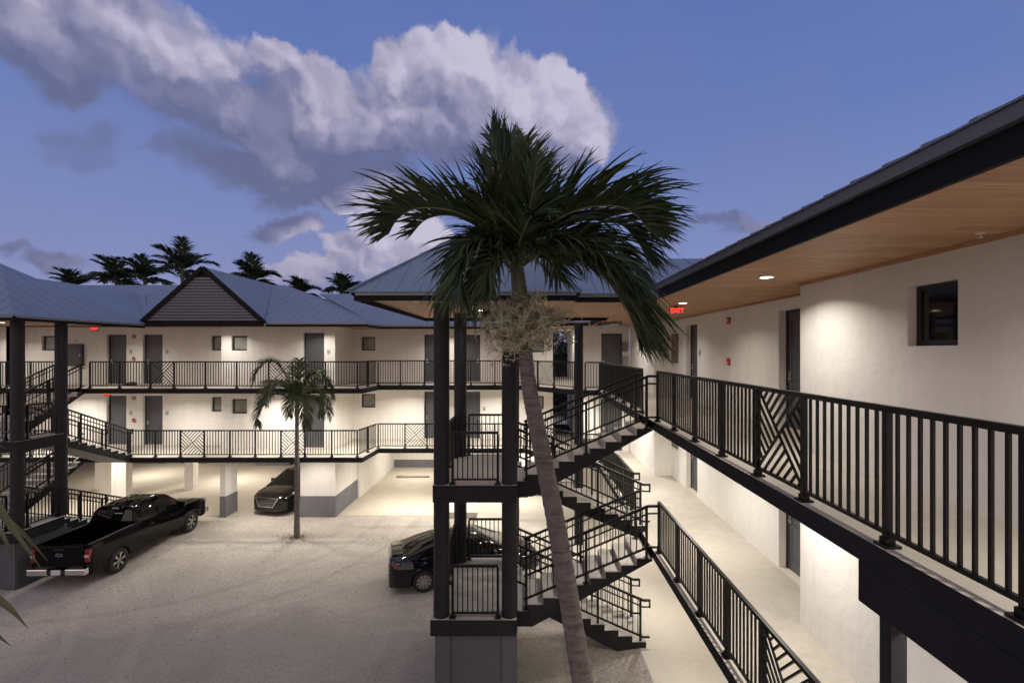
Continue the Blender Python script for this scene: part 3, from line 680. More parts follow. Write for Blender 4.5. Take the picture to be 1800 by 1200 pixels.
roof_plane(wing, [(2.35, -4, WE+.01), (2.35, 18.1, WE+.01), (7.3, 23.5, WE+2.13), (7.3, -4, WE+2.13)], (1, 0), spacing=.31, thick=.012, rib=(.05, .010))
roof_plane(wing, [(7.3, -4, WE+2.13), (7.3, 23.5, WE+2.13), (12, 23.5, WE), (12, -4, WE)], (-1, 0))

# ================================================================== STAIR TOWERS
def stair_tower(label, xf, bu=0.0, colb=2.44, wallback=False):
    t = empty('stair_tower', label=label, cat='stair tower')
    b0, b1, b2, b3 = bu, bu+1.17, 1.20, 2.38
    SZ = CZ+.98
    for (a, b) in ((-1.78, bu-.14), (-.35, bu-.14), (-1.74, colb), (-.35, colb)):
        m = MB(xf); m.cyl(a, b, LL, SZ, .165, 32); m.build('column', 'column_paint', t, smooth=True, angle=40)
    aM = -.44
    for z, th in ((ML, .35), (LL, .33)):
        m = MB(xf); off = .05 if z == LL else 0
        poly = [(-1.93-off, bu-.34), (-.2, bu-.34), (-.2, b0), (.03, b0), (.03, b1), (aM, b1), (aM, colb+.2), (-1.93-off, colb+.2)]
        m.prism(poly, z-th, z, 'floor_concrete', 'dark_paint', 'dark_paint'); m.build('landing', None, t)
    # base below the lowest landing, with pilasters
    m = MB(xf); m.box(-1.86, -.26, bu-.26, colb+.12, -.05, LL-.33)
    for a in (-1.89, -.50): m.box(a, a+.31, bu-.30, bu-.262, -.05, LL-.335)
    for b in (bu-.22, colb-.22): m.box(-.259, -.23, b, b+.31, -.05, LL-.335); m.box(-1.89, -1.861, b, b+.31, -.05, LL-.335)
    m.build('base_wall', 'plinth_grey', t)
    def flight(a0, T, n, zl, up, bb0, bb1):
        r = 1.25/9 if up else (1.53/11)
        pts = [(a0, zl-.30 if up else zl-.33)] ; prof = []
        z = zl; prof.append((a0, zl)) if not up else None
        top = []
        a = a0; z = zl; top.append((a, z))
        for k in range(n):
            z2 = z+(r if up else -r); top.append((a, z2)) ; z = z2
            if k < n-1: a += T; top.append((a, z))
        # underside parallel to the flight
        th = .30
        if up: under = [(a, top[-1][1]-.19), (a-.02, top[-1][1]-.19), (a0+.10, zl-.33), (a0, zl-.33)]
        else: under = [(a, top[-1][1]-.19), (a-.12, top[-1][1]-.19), (a0+.04, zl-.35), (a0, zl-.35)]
        if not up and zl < 2.5: under = [(a, F1-.25), (a-.35, F1-.25), (a0+.04, zl-.33), (a0, zl-.33)]
        poly = top+under
        # build prism across b with bands: skip zero-length
        P_ = []
        for p in poly:
            if not P_ or (abs(p[0]-P_[-1][0])+abs(p[1]-P_[-1][1])) > 1e-4: P_.append(p)
        n_ = len(P_); m = MB(xf); o = 0
        m.v = [(p[0], bb0, p[1]) for p in P_]+[(p[0], bb1, p[1]) for p in P_]
        m.f = [list(range(n_)), list(range(n_, 2*n_))[::-1]]; m.m = [m.mi('dark_paint')]*2
        nt_ = len(top)
        for i in range(n_):
            j = (i+1) % n_; m.f.append([i, j, n_+j, n_+i]); m.m.append(m.mi('step_concrete') if i < nt_-1 else m.mi('flight_soffit'))
        # nosing lips
        fl = m.build('flight', None, t)
        return a, z
    flight(.03, .3325, 9, ML, True, b0, b1); flight(.03, .3325, 9, LL, True, b0, b1)
    flight(aM, .33, 11, ML, False, b2, b3); flight(aM, .33, 11, LL, False, b2, b3)
    # rails on flights
    for zl, zt in ((ML, F3), (LL, F2)):
        stair_rail(t, (-.05, b0+.06, zl+.12), (2.62, b0+.06, zt), xf, posts=(.02, .5, .985), ret=.215)
        stair_rail(t, (-.05, b1-.06, zl+.12), (2.62, b1-.06, zt), xf, posts=(.02, .5, .985), ret=.1)
    for zl, zt in ((ML, F2), (LL, F1)):
        stair_rail(t, (aM+.05, b2+.07, zl+.0), (2.80, b2+.07, zt+.12), xf, posts=(.02, .34, .66, .98), ret=.16, loop=True)
        stair_rail(t, (aM+.05, b3-.07, zl+.0), (2.80, b3-.07, zt+.12), xf, posts=(.02, .34, .66, .98), ret=.16, loop=True)
    for z in (ML, LL):
        railing(t, (-1.53, bu-.25), (-.59, bu-.25), z, [0, .94], (), xf=xf)
        railing(t, (-1.52, colb+.08), (-.52, colb+.08), z, [0, 1.0], (), xf=xf)
        railing(t, (-1.84, bu+.1), (-1.84, colb-.25), z, [0, 1.1, colb-.35-bu], (), xf=xf)
        if z == ML or True:
            m = MB(xf); zz = z
    return t
t1 = stair_tower('dark stair tower in the middle with round columns and a steep hipped metal roof', lambda v: (v[0], v[1]+10.19, v[2]))
t2 = stair_tower('dark stair tower cut by the left edge of the photo, behind the pickup', lambda v: (-18.35+v[1], 16.515+v[0], v[2]), bu=-.55, colb=2.62)
# roof of the middle tower
SZ = CZ+.98; ez = CZ+1.045
m = MB(); m.box(-3.02, .88, 8.52, 14.36, SZ, SZ+.04); m.box(.881, 2.44, 8.80, 14.2, SZ, SZ+.04); m.build('soffit', 'wood_x', t1)
eave(t1, [(-3.06, 14.40), (-3.06, 8.48), (.92, 8.48), (.92, 8.76), (2.40, 8.76)], CZ+.885, ez); eave(t1, [(2.40, 14.24), (.92, 14.24), (.92, 14.4), (-3.06, 14.4)], CZ+.885, ez)
pk = (-1.05, 11.44, CZ+3.0)
for a, b, s in (((-3.12, 8.42), (.98, 8.42), (0, 1)), ((.98, 8.42), (.98, 14.46), (-1, 0)), ((.98, 14.46), (-3.12, 14.46), (0, -1)), ((-3.12, 14.46), (-3.12, 8.42), (1, 0))):
    roof_plane(t1, [(*a, ez), (*b, ez), pk], s, thick=.03)
rz2 = CZ+2.2
roof_plane(t1, [(.9, 8.70, ez), (2.6, 8.70, ez), (4.9, 11.44, rz2), (-1.0, 11.44, rz2), (-.9, 11, rz2-.2)], (0, 1), thick=.03)
roof_plane(t1, [(.9, 14.3, ez), (2.6, 14.3, ez), (4.9, 11.44, rz2), (-1.0, 11.44, rz2)], (0, -1), thick=.03)
m = MB(); m.beam((-3.12, 8.42, ez+.02), pk, .07, .04); m.beam((.98, 8.42, ez+.02), pk, .07, .04); m.build('ridge_cap', 'roof_metal', t1)
# roof of the left tower
m = MB(); m.box(-21.3, -15.15, 14.15, 19.0, SZ, SZ+.04); m.build('soffit', 'wood_x', t2)
eave(t2, [(-21.35, 14.1), (-15.1, 14.1), (-15.1, 18.93)], CZ+.885, ez)
pk2 = (-18.2, 16.5, CZ+3.02)
for a, b, s in (((-21.4, 14.04), (-15.04, 14.04), (0, 1)), ((-15.04, 14.04), (-15.04, 18.96), (-1, 0)), ((-15.04, 18.96), (-21.4, 18.96), (0, -1)), ((-21.4, 18.96), (-21.4, 14.04), (1, 0))):
    roof_plane(t2, [(*a, ez), (*b, ez), pk2], s, thick=.03)
roof_plane(t2, [(-15.04, 18.0, ez), (-15.04, 19.05, ez+.03), (-17.9, 22.4, CZ+2.68), (-18.2, 22.4, CZ+2.68), (-18.2, 16.9, CZ+2.68)], (-1, 0), thick=.03)
# column under the turn of the far walkway
m = MB(); m.cyl(1.93, 17.55, 0, CZ+.98, .165, 32); m.build('column', 'column_paint', wing, smooth=True, angle=40)

# ================================================================== CEILING LIGHTS
def downlight(x, y, z, power, label, group, r=.075, drop=.012, cone=140):
    t = empty('ceiling_light', (x, y, z), label=label, cat='ceiling light', group=group)
    m = MB(); n = 24
    vs = []; 
    for rr, zz in ((r+.022, 0), (r+.022, -drop), (r, -drop), (r-.004, -drop+.006)): vs += [(math.cos(2*math.pi*k/n)*rr, math.sin(2*math.pi*k/n)*rr, zz) for k in range(n)]
    fs = [(j*n+k, j*n+(k+1) % n, (j+1)*n+(k+1) % n, (j+1)*n+k) for j in range(3) for k in range(n)]
    m.add(vs, fs); m.build('trim_ring', 'white_plastic', t)
    m = MB(); m.add([(math.cos(2*math.pi*k/n)*(r-.002), math.sin(2*math.pi*k/n)*(r-.002), -drop+.002) for k in range(n)], [tuple(range(n))]); m.build('lens', 'lens_on', t, fixn=False)
    ld = bpy.data.lights.new('downlight_lamp', 'AREA'); ld.shape = 'DISK'; ld.size = 2*r; ld.energy = power; ld.color = LIGHT_COL; ld.spread = R(140 if group == G3 else 150)
    lo = bpy.data.objects.new('downlight_lamp', ld); COL.objects.link(lo); lo.parent = t; lo.location = (0, 0, -drop-.006)
    return t
G3 = 'downlights in the upper soffits'; G2 = 'downlights below the upper walkways'; G1 = 'downlights over the ground level'
for (x, y, lab, p) in ((3.42, 6.80, 'round downlight in the wood soffit nearest the camera beside the recessed door', 1.3), (3.44, 10.5, 'small round downlight in the wood soffit right of the EXIT sign', 1),
                    (3.44, 14.1, 'round downlight in the wood soffit behind the palm fronds', 1), (3.5, 17.9, 'distant round downlight in the soffit before the end door', 1),
                    (3.42, 2.55, 'round downlight in the wood soffit outside the right edge', 1.15), (3.42, -.4, 'round downlight in the wood soffit above the camera', 1.2)):
    downlight(x, y, SOF-.001, P3*p, lab, G3, r=.085)
for (x, y, lab) in ((-22.2, 20.0, 'round downlight under the eave at the far left edge'), (-17.4, 19.9, 'round downlight right of the small upper exit sign across the lot'),
                    (-13.0, 20.1, 'hidden downlight under the louvred gable'), (-8.9, 20.1, 'hidden downlight under the eave above the upper middle door'),
                    (-3.7, 22.2, 'downlight between the two upper doors behind the tower columns'), (1.2, 21.4, 'downlight in front of the dark passage')):
    downlight(x, y, SOF-.001, P3*1.35, lab, G3)
downlight(1.9, 24.3, SOF-.001, P3*.5, 'downlight inside the passage beyond the tower', G3)
downlight(-1.1, 11.6, SZ-.001, P3*.6, 'downlight in the soffit of the middle stair tower', G3)
downlight(-18.2, 16.6, SZ-.001, P3*.3, 'downlight in the soffit of the left stair tower', G3)
z2 = F3-.20
for (x, y, lab) in ((-15.1, 19.75, 'glowing downlight under the upper walkway right of the second door'), (-10.65, 19.75, 'glowing downlight under the upper walkway left of the small palm crown'),
                    (-7.55, 19.75, 'glowing downlight under the upper walkway right of the small palm'), (-5.65, 21.6, 'brightest downlight under the recessed upper walkway'),
                    (-1.35, 21.6, 'downlight under the recessed walkway right of the tower columns'), (-20, 20.2, 'downlight under the walkway behind the left stair tower'),
                    (1.7, 19.9, 'downlight under the turn of the walkway behind the stairs')):
    downlight(x, y, z2-.001, P2, lab, G2, drop=.05)
for (y, lab) in ((17.9, 'farthest downlight over the middle walkway of the right wing'), (14.2, 'downlight over the middle walkway behind the stairs'), (10.6, 'downlight over the middle walkway by the stair head'),
                 (6.9, 'downlight over the middle walkway by its near door'), (3.2, 'downlight over the middle walkway near the steel post')):
    downlight(3.45, y, F3-.191, P2*(.8 if y > 8 else .5), lab, G2)
z1 = F2-.20
for (x, y, p, lab) in ((3.45, 17, .7, 'ground level downlight at the far end of the right wing'), (3.45, 13, .6, 'ground level downlight beside the bottom stair flight'), (3.45, 9, .6, 'ground level downlight below the stair head'), (3.45, 5, .6, 'ground level downlight nearest the camera'),
                 (-.2, 22.2, 1.0, 'ground level downlight behind the middle tower'), (-3.3, 22.2, 1.0, 'ground level downlight left of the middle tower'), (-6.3, 22.5, 1, 'downlight over the driveway entrance'), (-6.3, 27.5, 1.4, 'downlight deep in the driveway'),
                 (-11.6, 20.3, .95, 'ground level downlight over the parked crossover'), (-12, 26, 1.5, 'parking downlight behind the crossover'), (-16.0, 20.4, 1.0, 'ground level downlight in front of the pickup'), (-16.5, 27, 1.7, 'parking downlight behind the white pillars'),
                 (-20.5, 22.4, 1.4, 'parking downlight near the left stairs'), (-22, 28, 1.6, 'parking downlight in the far left corner'), (-9.0, 19.9, .55, 'ground level downlight before the grey based block'), (-5.0, 21.8, .8, 'ground level downlight right of the driveway')):
    downlight(x, y, z1-.001, P1*p, lab, G1, drop=.02)

# ================================================================== SMALL FITTINGS
def text_obj(name, body, size, material, parent, loc, rot, ext=.004):
    c = bpy.data.curves.new(name, 'FONT'); c.body = body; c.size = size; c.extrude = ext; c.align_x = 'CENTER'; c.align_y = 'CENTER'
    c.materials.append(MATS[material]); o = bpy.data.objects.new(name, c); COL.objects.link(o); o.parent = parent; o.location = loc; o.rotation_euler = rot
    c.offset = .006
    bpy.context.view_layer.update()
    me = bpy.data.meshes.new_from_object(o.evaluated_get(bpy.context.evaluated_depsgraph_get())); me.name = name
    o2 = bpy.data.objects.new(name, me); COL.objects.link(o2); o2.parent = parent; o2.location = loc; o2.rotation_euler = rot
    bpy.data.objects.remove(o); return o2
def exit_sign(x, y, z, label, w=.30, h=.19):
    t = empty('exit_sign', (x, y, z), label=label, cat='exit sign', group='lit exit signs')
    m = MB(); m.box(-w/2, w/2, -.02, .02, -h, 0); m.box(-.05, .05, -.015, .015, 0, .04); m.build('housing', 'exit_face', t, bevel=.004)
    text_obj('lettering', 'EXIT', h*.80, 'exit_red', t, (.02, -.023, -h/2), (R(90), 0, 0))
    m = MB(); xx = -w/2+.035; m.add([(xx+.02, -.024, -h*.38), (xx-.012, -.024, -h/2), (xx+.02, -.024, -h*.62)], [(0, 1, 2)]); m.build('arrow', 'exit_red', t, fixn=False)
exit_sign(3.46, 11.05, SOF-.035, 'red lit EXIT sign hanging below the wood soffit at right, beside the palm')
exit_sign(-18.35, 20.3, SOF-.035, 'small red EXIT sign under the upper eave across the lot')
exit_sign(-18.05, 20.6, F3-.235, 'small red EXIT sign under the upper walkway by the left stairs')
def strobe(p, rz, label):
    t = empty('fire_alarm', p, rz, label=label, cat='fire alarm', group='red fire alarm strobes')
    m = MB(); m.tube([(0, 0, 0), (0, -.05, 0)], .085, 12); m.build('body', 'red_plastic', t)
    m = MB(); m.box(-.035, .035, -.075, -.05, -.03, .03); m.build('strobe_lens', 'white_plastic', t, bevel=.008)
def pull(p, rz, label):
    t = empty('pull_station', p, rz, label=label, cat='fire alarm', group='red alarm pull stations')
    m = MB(); m.box(-.06, .06, -.055, 0, -.085, .085); m.build('body', 'red_plastic', t, bevel=.008)
    m = MB(); m.box(-.04, .04, -.068, -.055, -.045, -.015); m.build('handle', 'white_plastic', t)
# local -y is the front; on the wing wall the front faces -x
strobe((XR, 11.8, CZ+.74), R(-90), 'red fire alarm strobe high on the right wing wall')
pull((XR, 11.8, CZ-.27), R(-90), 'red pull station on the right wing wall below the strobe')
strobe((-17.85, YB, CZ+.63), 0, 'fire alarm strobe between the two upper doors across the lot')
pull((-17.85, YB, CZ-.38), 0, 'pull station between the two upper doors across the lot')
strobe((-17.85, YB, CZ-2.16), 0, 'fire alarm strobe between the two lower doors across the lot')
pull((-17.85, YB, CZ-3.17), 0, 'pull station between the two lower doors across the lot')
def cabinet(name, p, rz, w, h, dpt, mt, label, cat, grp=None):
    t = empty(name, p, rz, label=label, cat=cat, group=grp)
    m = MB(); m.box(-w/2, w/2, -dpt, 0, 0, h); m.build('box', mt, t, bevel=.006)
    m = MB(); m.box(-w/2+.03, w/2-.03, -dpt-.012, -dpt, .03, h-.03); d_ = m.build('cover', mt, t, bevel=.004)
    m = MB(); m.box(w/2-.07, w/2-.05, -dpt-.03, -dpt-.012, h*.45, h*.55); m.build('latch', 'steel', d_)
    return t
cabinet('electrical_panel', (XR, 16.05, CZ-.42), R(-90), .55, .98, .06, 'panel_tan', 'brown electrical panel on the upper right wing wall beyond the far door', 'electrical panel', 'brown electrical panels')
cabinet('electrical_panel', (XR, 16.05, CZ-3.25), R(-90), .55, .98, .06, 'panel_tan', 'brown electrical panel on the middle walkway wall seen below the upper slab', 'electrical panel', 'brown electrical panels')
cabinet('meter_cabinet', (-20.45, YB, CZ-.70), 0, .66, 1.0, .12, 'cabinet_paint', 'dark metal cabinet on the upper wall behind the left stairs', 'cabinet')
cabinet('meter_box', (3.94+.25, 20.35, CZ-.05), 0, .22, .42, .1, 'plate_grey', 'grey box on the end wall right of the end door, upper of two', 'meter box', 'boxes beside the end door')
cabinet('meter_box', (3.94+.25, 20.35, CZ-.72), 0, .22, .5, .1, 'dull_steel', 'metal box on the end wall right of the end door, lower of two', 'meter box', 'boxes beside the end door')
t = empty('wall_sign', (-20.45, YB, CZ+.42), label='narrow pale sign on the upper wall above the dark cabinet', cat='sign')
m = MB(); m.box(-.06, .06, -.015, 0, -.02, .36); m.build('panel', 'white_plastic', t); m = MB(); m.box(-.05, .05, -.02, -.015, -.0, .05); m.build('lower_band', 'plate_grey', t)
t = empty('sprinkler_head', (4.05, 4.26, SOF), label='white fire sprinkler head in the wood soffit at right', cat='sprinkler')
m = MB(); m.cyl(0, 0, -.008, 0, .04, 20); m.build('escutcheon', 'white_plastic', t)
m = MB(); m.tube([(0, 0, -.008), (0, 0, -.045)], .009, 10); m.cyl(0, 0, -.05, -.045, .02, 12); m.build('nozzle', 'white_plastic', t)
t = empty('fire_riser', (-24.6, 25.0, 0), label='red fire riser pipe at ground level behind the left stairs', cat='pipe')
m = MB(); m.cyl(0, 0, 0, 2.6, .09, 16); m.build('pipe', 'red_plastic', t, smooth=True, angle=40)
m = MB(); m.tube([(0, 0, 1.0), (.25, -.1, 1.0)], .07, 12); m.cyl(.25, -.1, .9, 1.1, .1, 12); m.build('valve', 'red_plastic', t)
t = empty('wheel_stop', (-6.55, 27.6, .01), label='concrete wheel stop on the driveway floor', cat='wheel stop')
m = MB(); m.prism([(-.95, -.08), (.95, -.08), (.95, .08), (-.95, .08)], .0, .11); m.build('kerb_block', 'kerb_concrete', t, bevel=.03)
m = MB()
for x in (-.7, .7): m.cyl(x, 0, .108, .118, .02, 10)
m.build('anchor_pin', 'dull_steel', t)
# crumpled dark bag on the upper walkway
t = MB(); rnd = random.Random(3)
bm = bmesh.new(); bmesh.ops.create_icosphere(bm, subdivisions=3, radius=.17)
for v in bm.verts:
    k = 1+.35*math.sin(v.co.x*23+1)*math.sin(v.co.y*19)+.2*rnd.uniform(-1, 1); v.co = Vector((v.co.x*k*1.7, v.co.y*k, v.co.z*k*.45+.07))
me = bpy.data.meshes.new('crumpled_bag'); bm.to_mesh(me); bm.free(); me.materials.append(MATS['black_plastic'])
o = bpy.data.objects.new('crumpled_bag', me); COL.objects.link(o); o.location = (-17.3, 20.9, F3)
tag(o, 'small crumpled black bag on the upper walkway floor across the lot', 'bag')
# downpipe on the end of the far wing eave
t = empty('rain_downpipe', (0, 0, 0), label='grey rain pipe slanting under the eaves behind the middle tower', cat='pipe')
m = MB(); m.tube([(2.75, 18.0, CZ+.93), (3.35, 17.0, CZ+1.0)], .10, 14); m.build('pipe', 'dull_steel', t, smooth=True, angle=40)
m = MB(); m.tube([(2.74, 18.02, CZ+.929), (2.79, 17.93, CZ+.935)], .115, 14); m.build('collar', 'dull_steel', t)

# ================================================================== PALMS
def catmull(P_, n):
    P_ = [Vector(p) for p in P_]; Q = [2*P_[0]-P_[1]]+P_+[2*P_[-1]-P_[-2]]; out = []
    for i in range(1, len(Q)-2):
        for k in range(n):
            t = k/n; a, b, c, d = Q[i-1], Q[i], Q[i+1], Q[i+2]
            out.append(.5*((2*b)+(c-a)*t+(2*a-5*b+4*c-d)*t*t+(3*b-a-3*c+d)*t**3))
    out.append(Q[-2]); return out
def frond(parent, pts, leaf_len=.62, width=.034, n=70, lift=(0, 0, .25), wind=(0, 0, 0), droop=.45, seed=0, mt='leaf', start=.1, segs=4, rr=.016, ragged=.15, vee=.35, fwd=.75, jit=.16, curlamt=.05):
    rn = random.Random(seed); C_ = catmull(pts, 8); nC = len(C_)
    m = MB(); m.tube(C_, [rr*(1-.85*i/(nC-1))+.002 for i in range(nC)], 6)
    fo = m.build('rachis' if False else 'frond', 'rachis', parent, smooth=True)
    m = MB(); lift = Vector(lift); wind = Vector(wind)
    for i in range(n):
        t = start+(1-start)*(i+rn.uniform(-.4, .4))/n; t = min(max(t, start), .995); q = t*(nC-1); j = min(int(q), nC-2); p = C_[j].lerp(C_[j+1], q-j)
        T = (C_[min(j+1, nC-1)]-C_[max(j-1, 0)]).normalized(); sd = T.cross(Vector((0, 0, 1)))
        if sd.length < .05: sd = Vector((1, 0, 0))
        sd.normalize(); up = sd.cross(T).normalized()
        prof = (min(1, (t-start+.12)/.22))**.6*(1-.62*max(0, (t-.55)/.45)**1.5)
        for s in (-1, 1):
            L_ = leaf_len*prof*rn.uniform(1-ragged, 1+ragged*.6)
            curl = Vector([rn.gauss(0, 1) for _ in range(3)])*curlamt; D = (sd*s*rn.uniform(.85, 1.05)+T*(fwd+.7*t)+up*vee*rn.uniform(.4, 1.5)+lift+Vector([rn.uniform(-jit, jit) for _ in range(3)])).normalized()
            wd = width*rn.uniform(.75, 1.15)*(1-.35*t); vs = []; pp = p.copy(); Dk = D.copy(); tw = T.cross(D); tw.normalize(); wvec = (T*.55+D.cross(tw)*.5).normalized()
            wvec = (T-D*T.dot(D)); wvec = wvec.normalized() if wvec.length > .05 else up
            ro = rn.uniform(-.7, .7); ax = D; wvec = wvec*math.cos(ro)+ax.cross(wvec)*math.sin(ro)
            for k in range(segs+1):
                u = k/segs; w_ = wd*(math.sin(math.pi*min(1, .22+u*.78))**.8)*.5+.0006
                vs += [pp-wvec*w_, pp+wvec*w_]
                Dk = (Dk+Vector((0, 0, -1))*droop*(.35+u)*1.3/segs+wind*(.3+u)/segs+curl*u*u).normalized(); pp = pp+Dk*L_/segs
            m.add(vs, [(2*k, 2*k+1, 2*k+3, 2*k+2) for k in range(segs)])
    m.build('leaflets', mt, fo, fixn=False, smooth=True)
    return fo
def trunk_mesh(parent, pts, rad, mt='trunk', rings=True, n=20, seed=1):
    C_ = catmull(pts, 30); nC = len(C_); rn = random.Random(seed); rs = []
    k0 = len(rad)-1
    for i in range(nC):
        q = i/(nC-1)*k0; j = min(int(q), k0-1); r = rad[j]*(1-(q-j))+rad[j+1]*(q-j)
        if rings: r *= 1+(.035 if i % 3 == 0 else -.012)+rn.uniform(-.012, .012)
        rs.append(r)
    m = MB(); m.tube(C_, rs, n); return m.build('trunk', mt, parent, smooth=True)
# --- main palm
palm = empty('palm_tree', label='tall palm in front of the middle stairs with a pale flower cluster under its crown', cat='palm tree', group='palms in the lot')
D0 = 6.0
tp = [at(1092, 1655, D0), at(1050, 1330, D0), at(1021, 1180, D0), at(985, 960, D0), at(950, 780, D0), at(930, 680, D0), at(923, 610, D0), at(921, 575, D0)]
trunk_mesh(palm, tp, [.18, .148, .133, .120, .108, .095, .086, .085])
m = MB(); c_ = catmull([at(921, 580, D0), at(917, 540, D0), at(912, 500, D0), at(908, 465, D0), at(905, 440, D0)], 6)
m.tube(c_, [.088]*4+[.098, .104, .106]+[.104-.002*i for i in range(len(c_)-7)], 18); m.build('crownshaft', 'crownshaft', palm, smooth=True)
B0 = at(906, 462, D0)
def PF(lst): return [at(*q) for q in lst]
fr_list = [
  ([(902, 455, 6.0), (862, 405, 5.85), (800, 372, 5.7), (735, 366, 5.6), (700, 384, 5.55), (682, 412, 5.5)], .72, 110, (-.15, 0, .75), (-.5, 0, -.05), .5),
  ([(900, 458, 6.0), (860, 412, 6.2), (800, 380, 6.4), (752, 384, 6.5), (722, 412, 6.6)], .62, 60, (-.2, 0, .6), (-.6, 0, -.1), .6),
  ([(912, 450, 6.0), (960, 398, 5.9), (1020, 368, 5.8), (1080, 362, 5.75), (1118, 378, 5.7), (1142, 408, 5.7)], .84, 150, (.25, 0, .8), (.4, 0, -.1), .6),
  ([(912, 455, 6.0), (960, 410, 6.3), (1020, 388, 6.6), (1085, 392, 6.8), (1118, 420, 6.9), (1138, 456, 6.9)], .84, 120, (.2, 0, .35), (.5, 0, -.2), .8),
  ([(914, 465, 6.0), (955, 430, 6.1), (1010, 415, 6.1), (1070, 430, 6.1), (1120, 480, 6.1)], .86, 120, (.3, 0, .1), (.4, 0, -.35), .9),
  ([(914, 470, 6.0), (955, 447, 5.8), (1015, 448, 5.55), (1068, 480, 5.35), (1110, 530, 5.25), (1142, 590, 5.2)], .92, 150, (.3, 0, .1), (.4, 0, -.5), 1.0),
  ([(914, 468, 6.0), (960, 446, 5.9), (1020, 455, 5.8), (1070, 495, 5.75), (1105, 550, 5.7), (1120, 590, 5.7)], .86, 130, (.25, 0, .0), (.3, 0, -.5), 1.0),
  ([(914, 462, 6.0), (965, 440, 5.6), (1025, 440, 5.3), (1075, 470, 5.1), (1105, 510, 5.0)], .72, 110, (.25, 0, .2), (.3, 0, -.4), .9),
  ([(905, 450, 6.0), (893, 375, 6.0), (878, 300, 5.95), (864, 232, 5.9)], .60, 130, (-.1, 0, .2), (-.25, 0, .1), .3),
  ([(905, 450, 6.0), (905, 380, 6.1), (903, 310, 6.15), (896, 240, 6.2)], .58, 120, (0, 0, .2), (.1, 0, .1), .3),
  ([(905, 450, 6.0), (912, 385, 6.15), (918, 310, 6.3), (922, 246, 6.4)], .60, 120, (.1, 0, .2), (.15, 0, .1), .35),
  ([(905, 450, 6.0), (885, 390, 6.3), (862, 330, 6.5), (846, 275, 6.6)], .56, 100, (-.1, 0, .2), (-.2, 0, 0), .4),
  ([(905, 455, 6.0), (922, 400, 5.8), (936, 340, 5.65), (944, 285, 5.55)], .58, 105, (.1, 0, .25), (.2, 0, .0), .4),
  ([(905, 455, 6.0), (880, 410, 5.6), (862, 370, 5.4), (850, 350, 5.2)], .62, 70, (-.1, 0, .35), (-.1, 0, 0), .35),
  ([(906, 458, 6.0), (915, 420, 5.5), (930, 385, 5.2), (940, 380, 5.0)], .58, 70, (.1, 0, .3), (.1, 0, -.1), .5),
  ([(903, 462, 6.0), (868, 430, 5.75), (830, 436, 5.55), (808, 476, 5.45), (806, 520, 5.4)], .70, 90, (0, 0, 0), (-.1, 0, -.3), .9),
  ([(903, 462, 6.0), (872, 424, 6.1), (838, 420, 6.2), (810, 445, 6.3), (795, 480, 6.35)], .62, 80, (-.1, 0, .1), (-.1, 0, -.3), .8),
  ([(903, 462, 6.0), (880, 440, 6.35), (850, 455, 6.7), (840, 510, 6.9), (852, 570, 6.95)], .66, 85, (0, 0, 0), (-.05, 0, -.3), 1.0),
  ([(903, 465, 6.0), (885, 445, 5.7), (862, 465, 5.5), (852, 510, 5.4)], .55, 70, (0, 0, 0), (0, 0, -.3), 1.0),
  ([(910, 462, 6.0), (935, 440, 6.4), (965, 452, 6.7), (985, 492, 6.9)], .60, 60, (0, 0, 0), (.1, 0, -.2), .9),
]
for i, (ps, ll, n, lf, wd_, dr) in enumerate(fr_list):
    frond(palm, PF(ps), ll, .040, int(n*1.15), lf, wd_, dr, seed=20+i, ragged=.5, segs=7, jit=.30, fwd=.8, curlamt=.16)
# dead / folded sheaths in the heart and the flower cluster
m = MB(); rn = random.Random(5)
for i in range(16):
    a = at(905+rn.uniform(-14, 14), 455+rn.uniform(-20, 25), D0-.1); b = a+Vector((rn.uniform(-.28, .3), rn.uniform(-.3, .1), rn.uniform(.0, .5))); c = b+Vector((rn.uniform(-.18, .18), rn.uniform(-.2, .1), rn.uniform(-.45, -.15)))
    C_ = catmull([a, b, c], 6)
    for k in range(len(C_)-1):
        w_ = .022*(1-k/len(C_)); sdv = Vector((1, .2, 0))
        m.add([C_[k]-sdv*w_, C_[k]+sdv*w_, C_[k+1]+sdv*w_*.9, C_[k+1]-sdv*w_*.9], [(0, 1, 2, 3)])
m.build('young_spear', 'crownshaft', palm, fixn=False)
def flower_cluster(parent, base, ends, seed, name='flower_cluster'):
    m = MB(); rn = random.Random(seed)
    for e_ in ends:
        C_ = catmull([base, base.lerp(e_, .45)+Vector((0, -.03, .07)), e_], 8); m.tube(C_, [.012-.0009*k for k in range(len(C_)-8)]+[.006]*8 if len(C_) > 8 else .01, 5)
        for k in range(5, len(C_)):
            for _ in range(2):
                q = C_[k]; q2 = q+Vector((rn.gauss(.01, .085), rn.gauss(0, .085), rn.gauss(.0, .075))); m.tube([q, q2], [.007, .005], 4, False)
                for _ in range(3):
                    q3 = q2+Vector((rn.gauss(0, .05), rn.gauss(0, .05), rn.gauss(-.005, .045))); m.tube([q2, q3], [.0045, .003], 3, False)
                    for w_ in (.35, .7, 1):
                        s_ = q2.lerp(q3, w_)+Vector((rn.gauss(0, .012), rn.gauss(0, .012), rn.gauss(0, .012))); r_ = rn.uniform(.006, .010)
                        m.add([s_+Vector((r_, 0, 0)), s_+Vector((-r_, 0, 0)), s_+Vector((0, r_, 0)), s_+Vector((0, 0, r_)), s_-Vector((0, 0, r_)), s_-Vector((0, r_, 0))],
                              [(0, 2, 3), (2, 1, 3), (1, 5, 3), (5, 0, 3), (2, 0, 4), (1, 2, 4), (5, 1, 4), (0, 5, 4)])
    return m.build(name, 'flowers', parent, fixn=False)
fb = at(921, 572, D0)
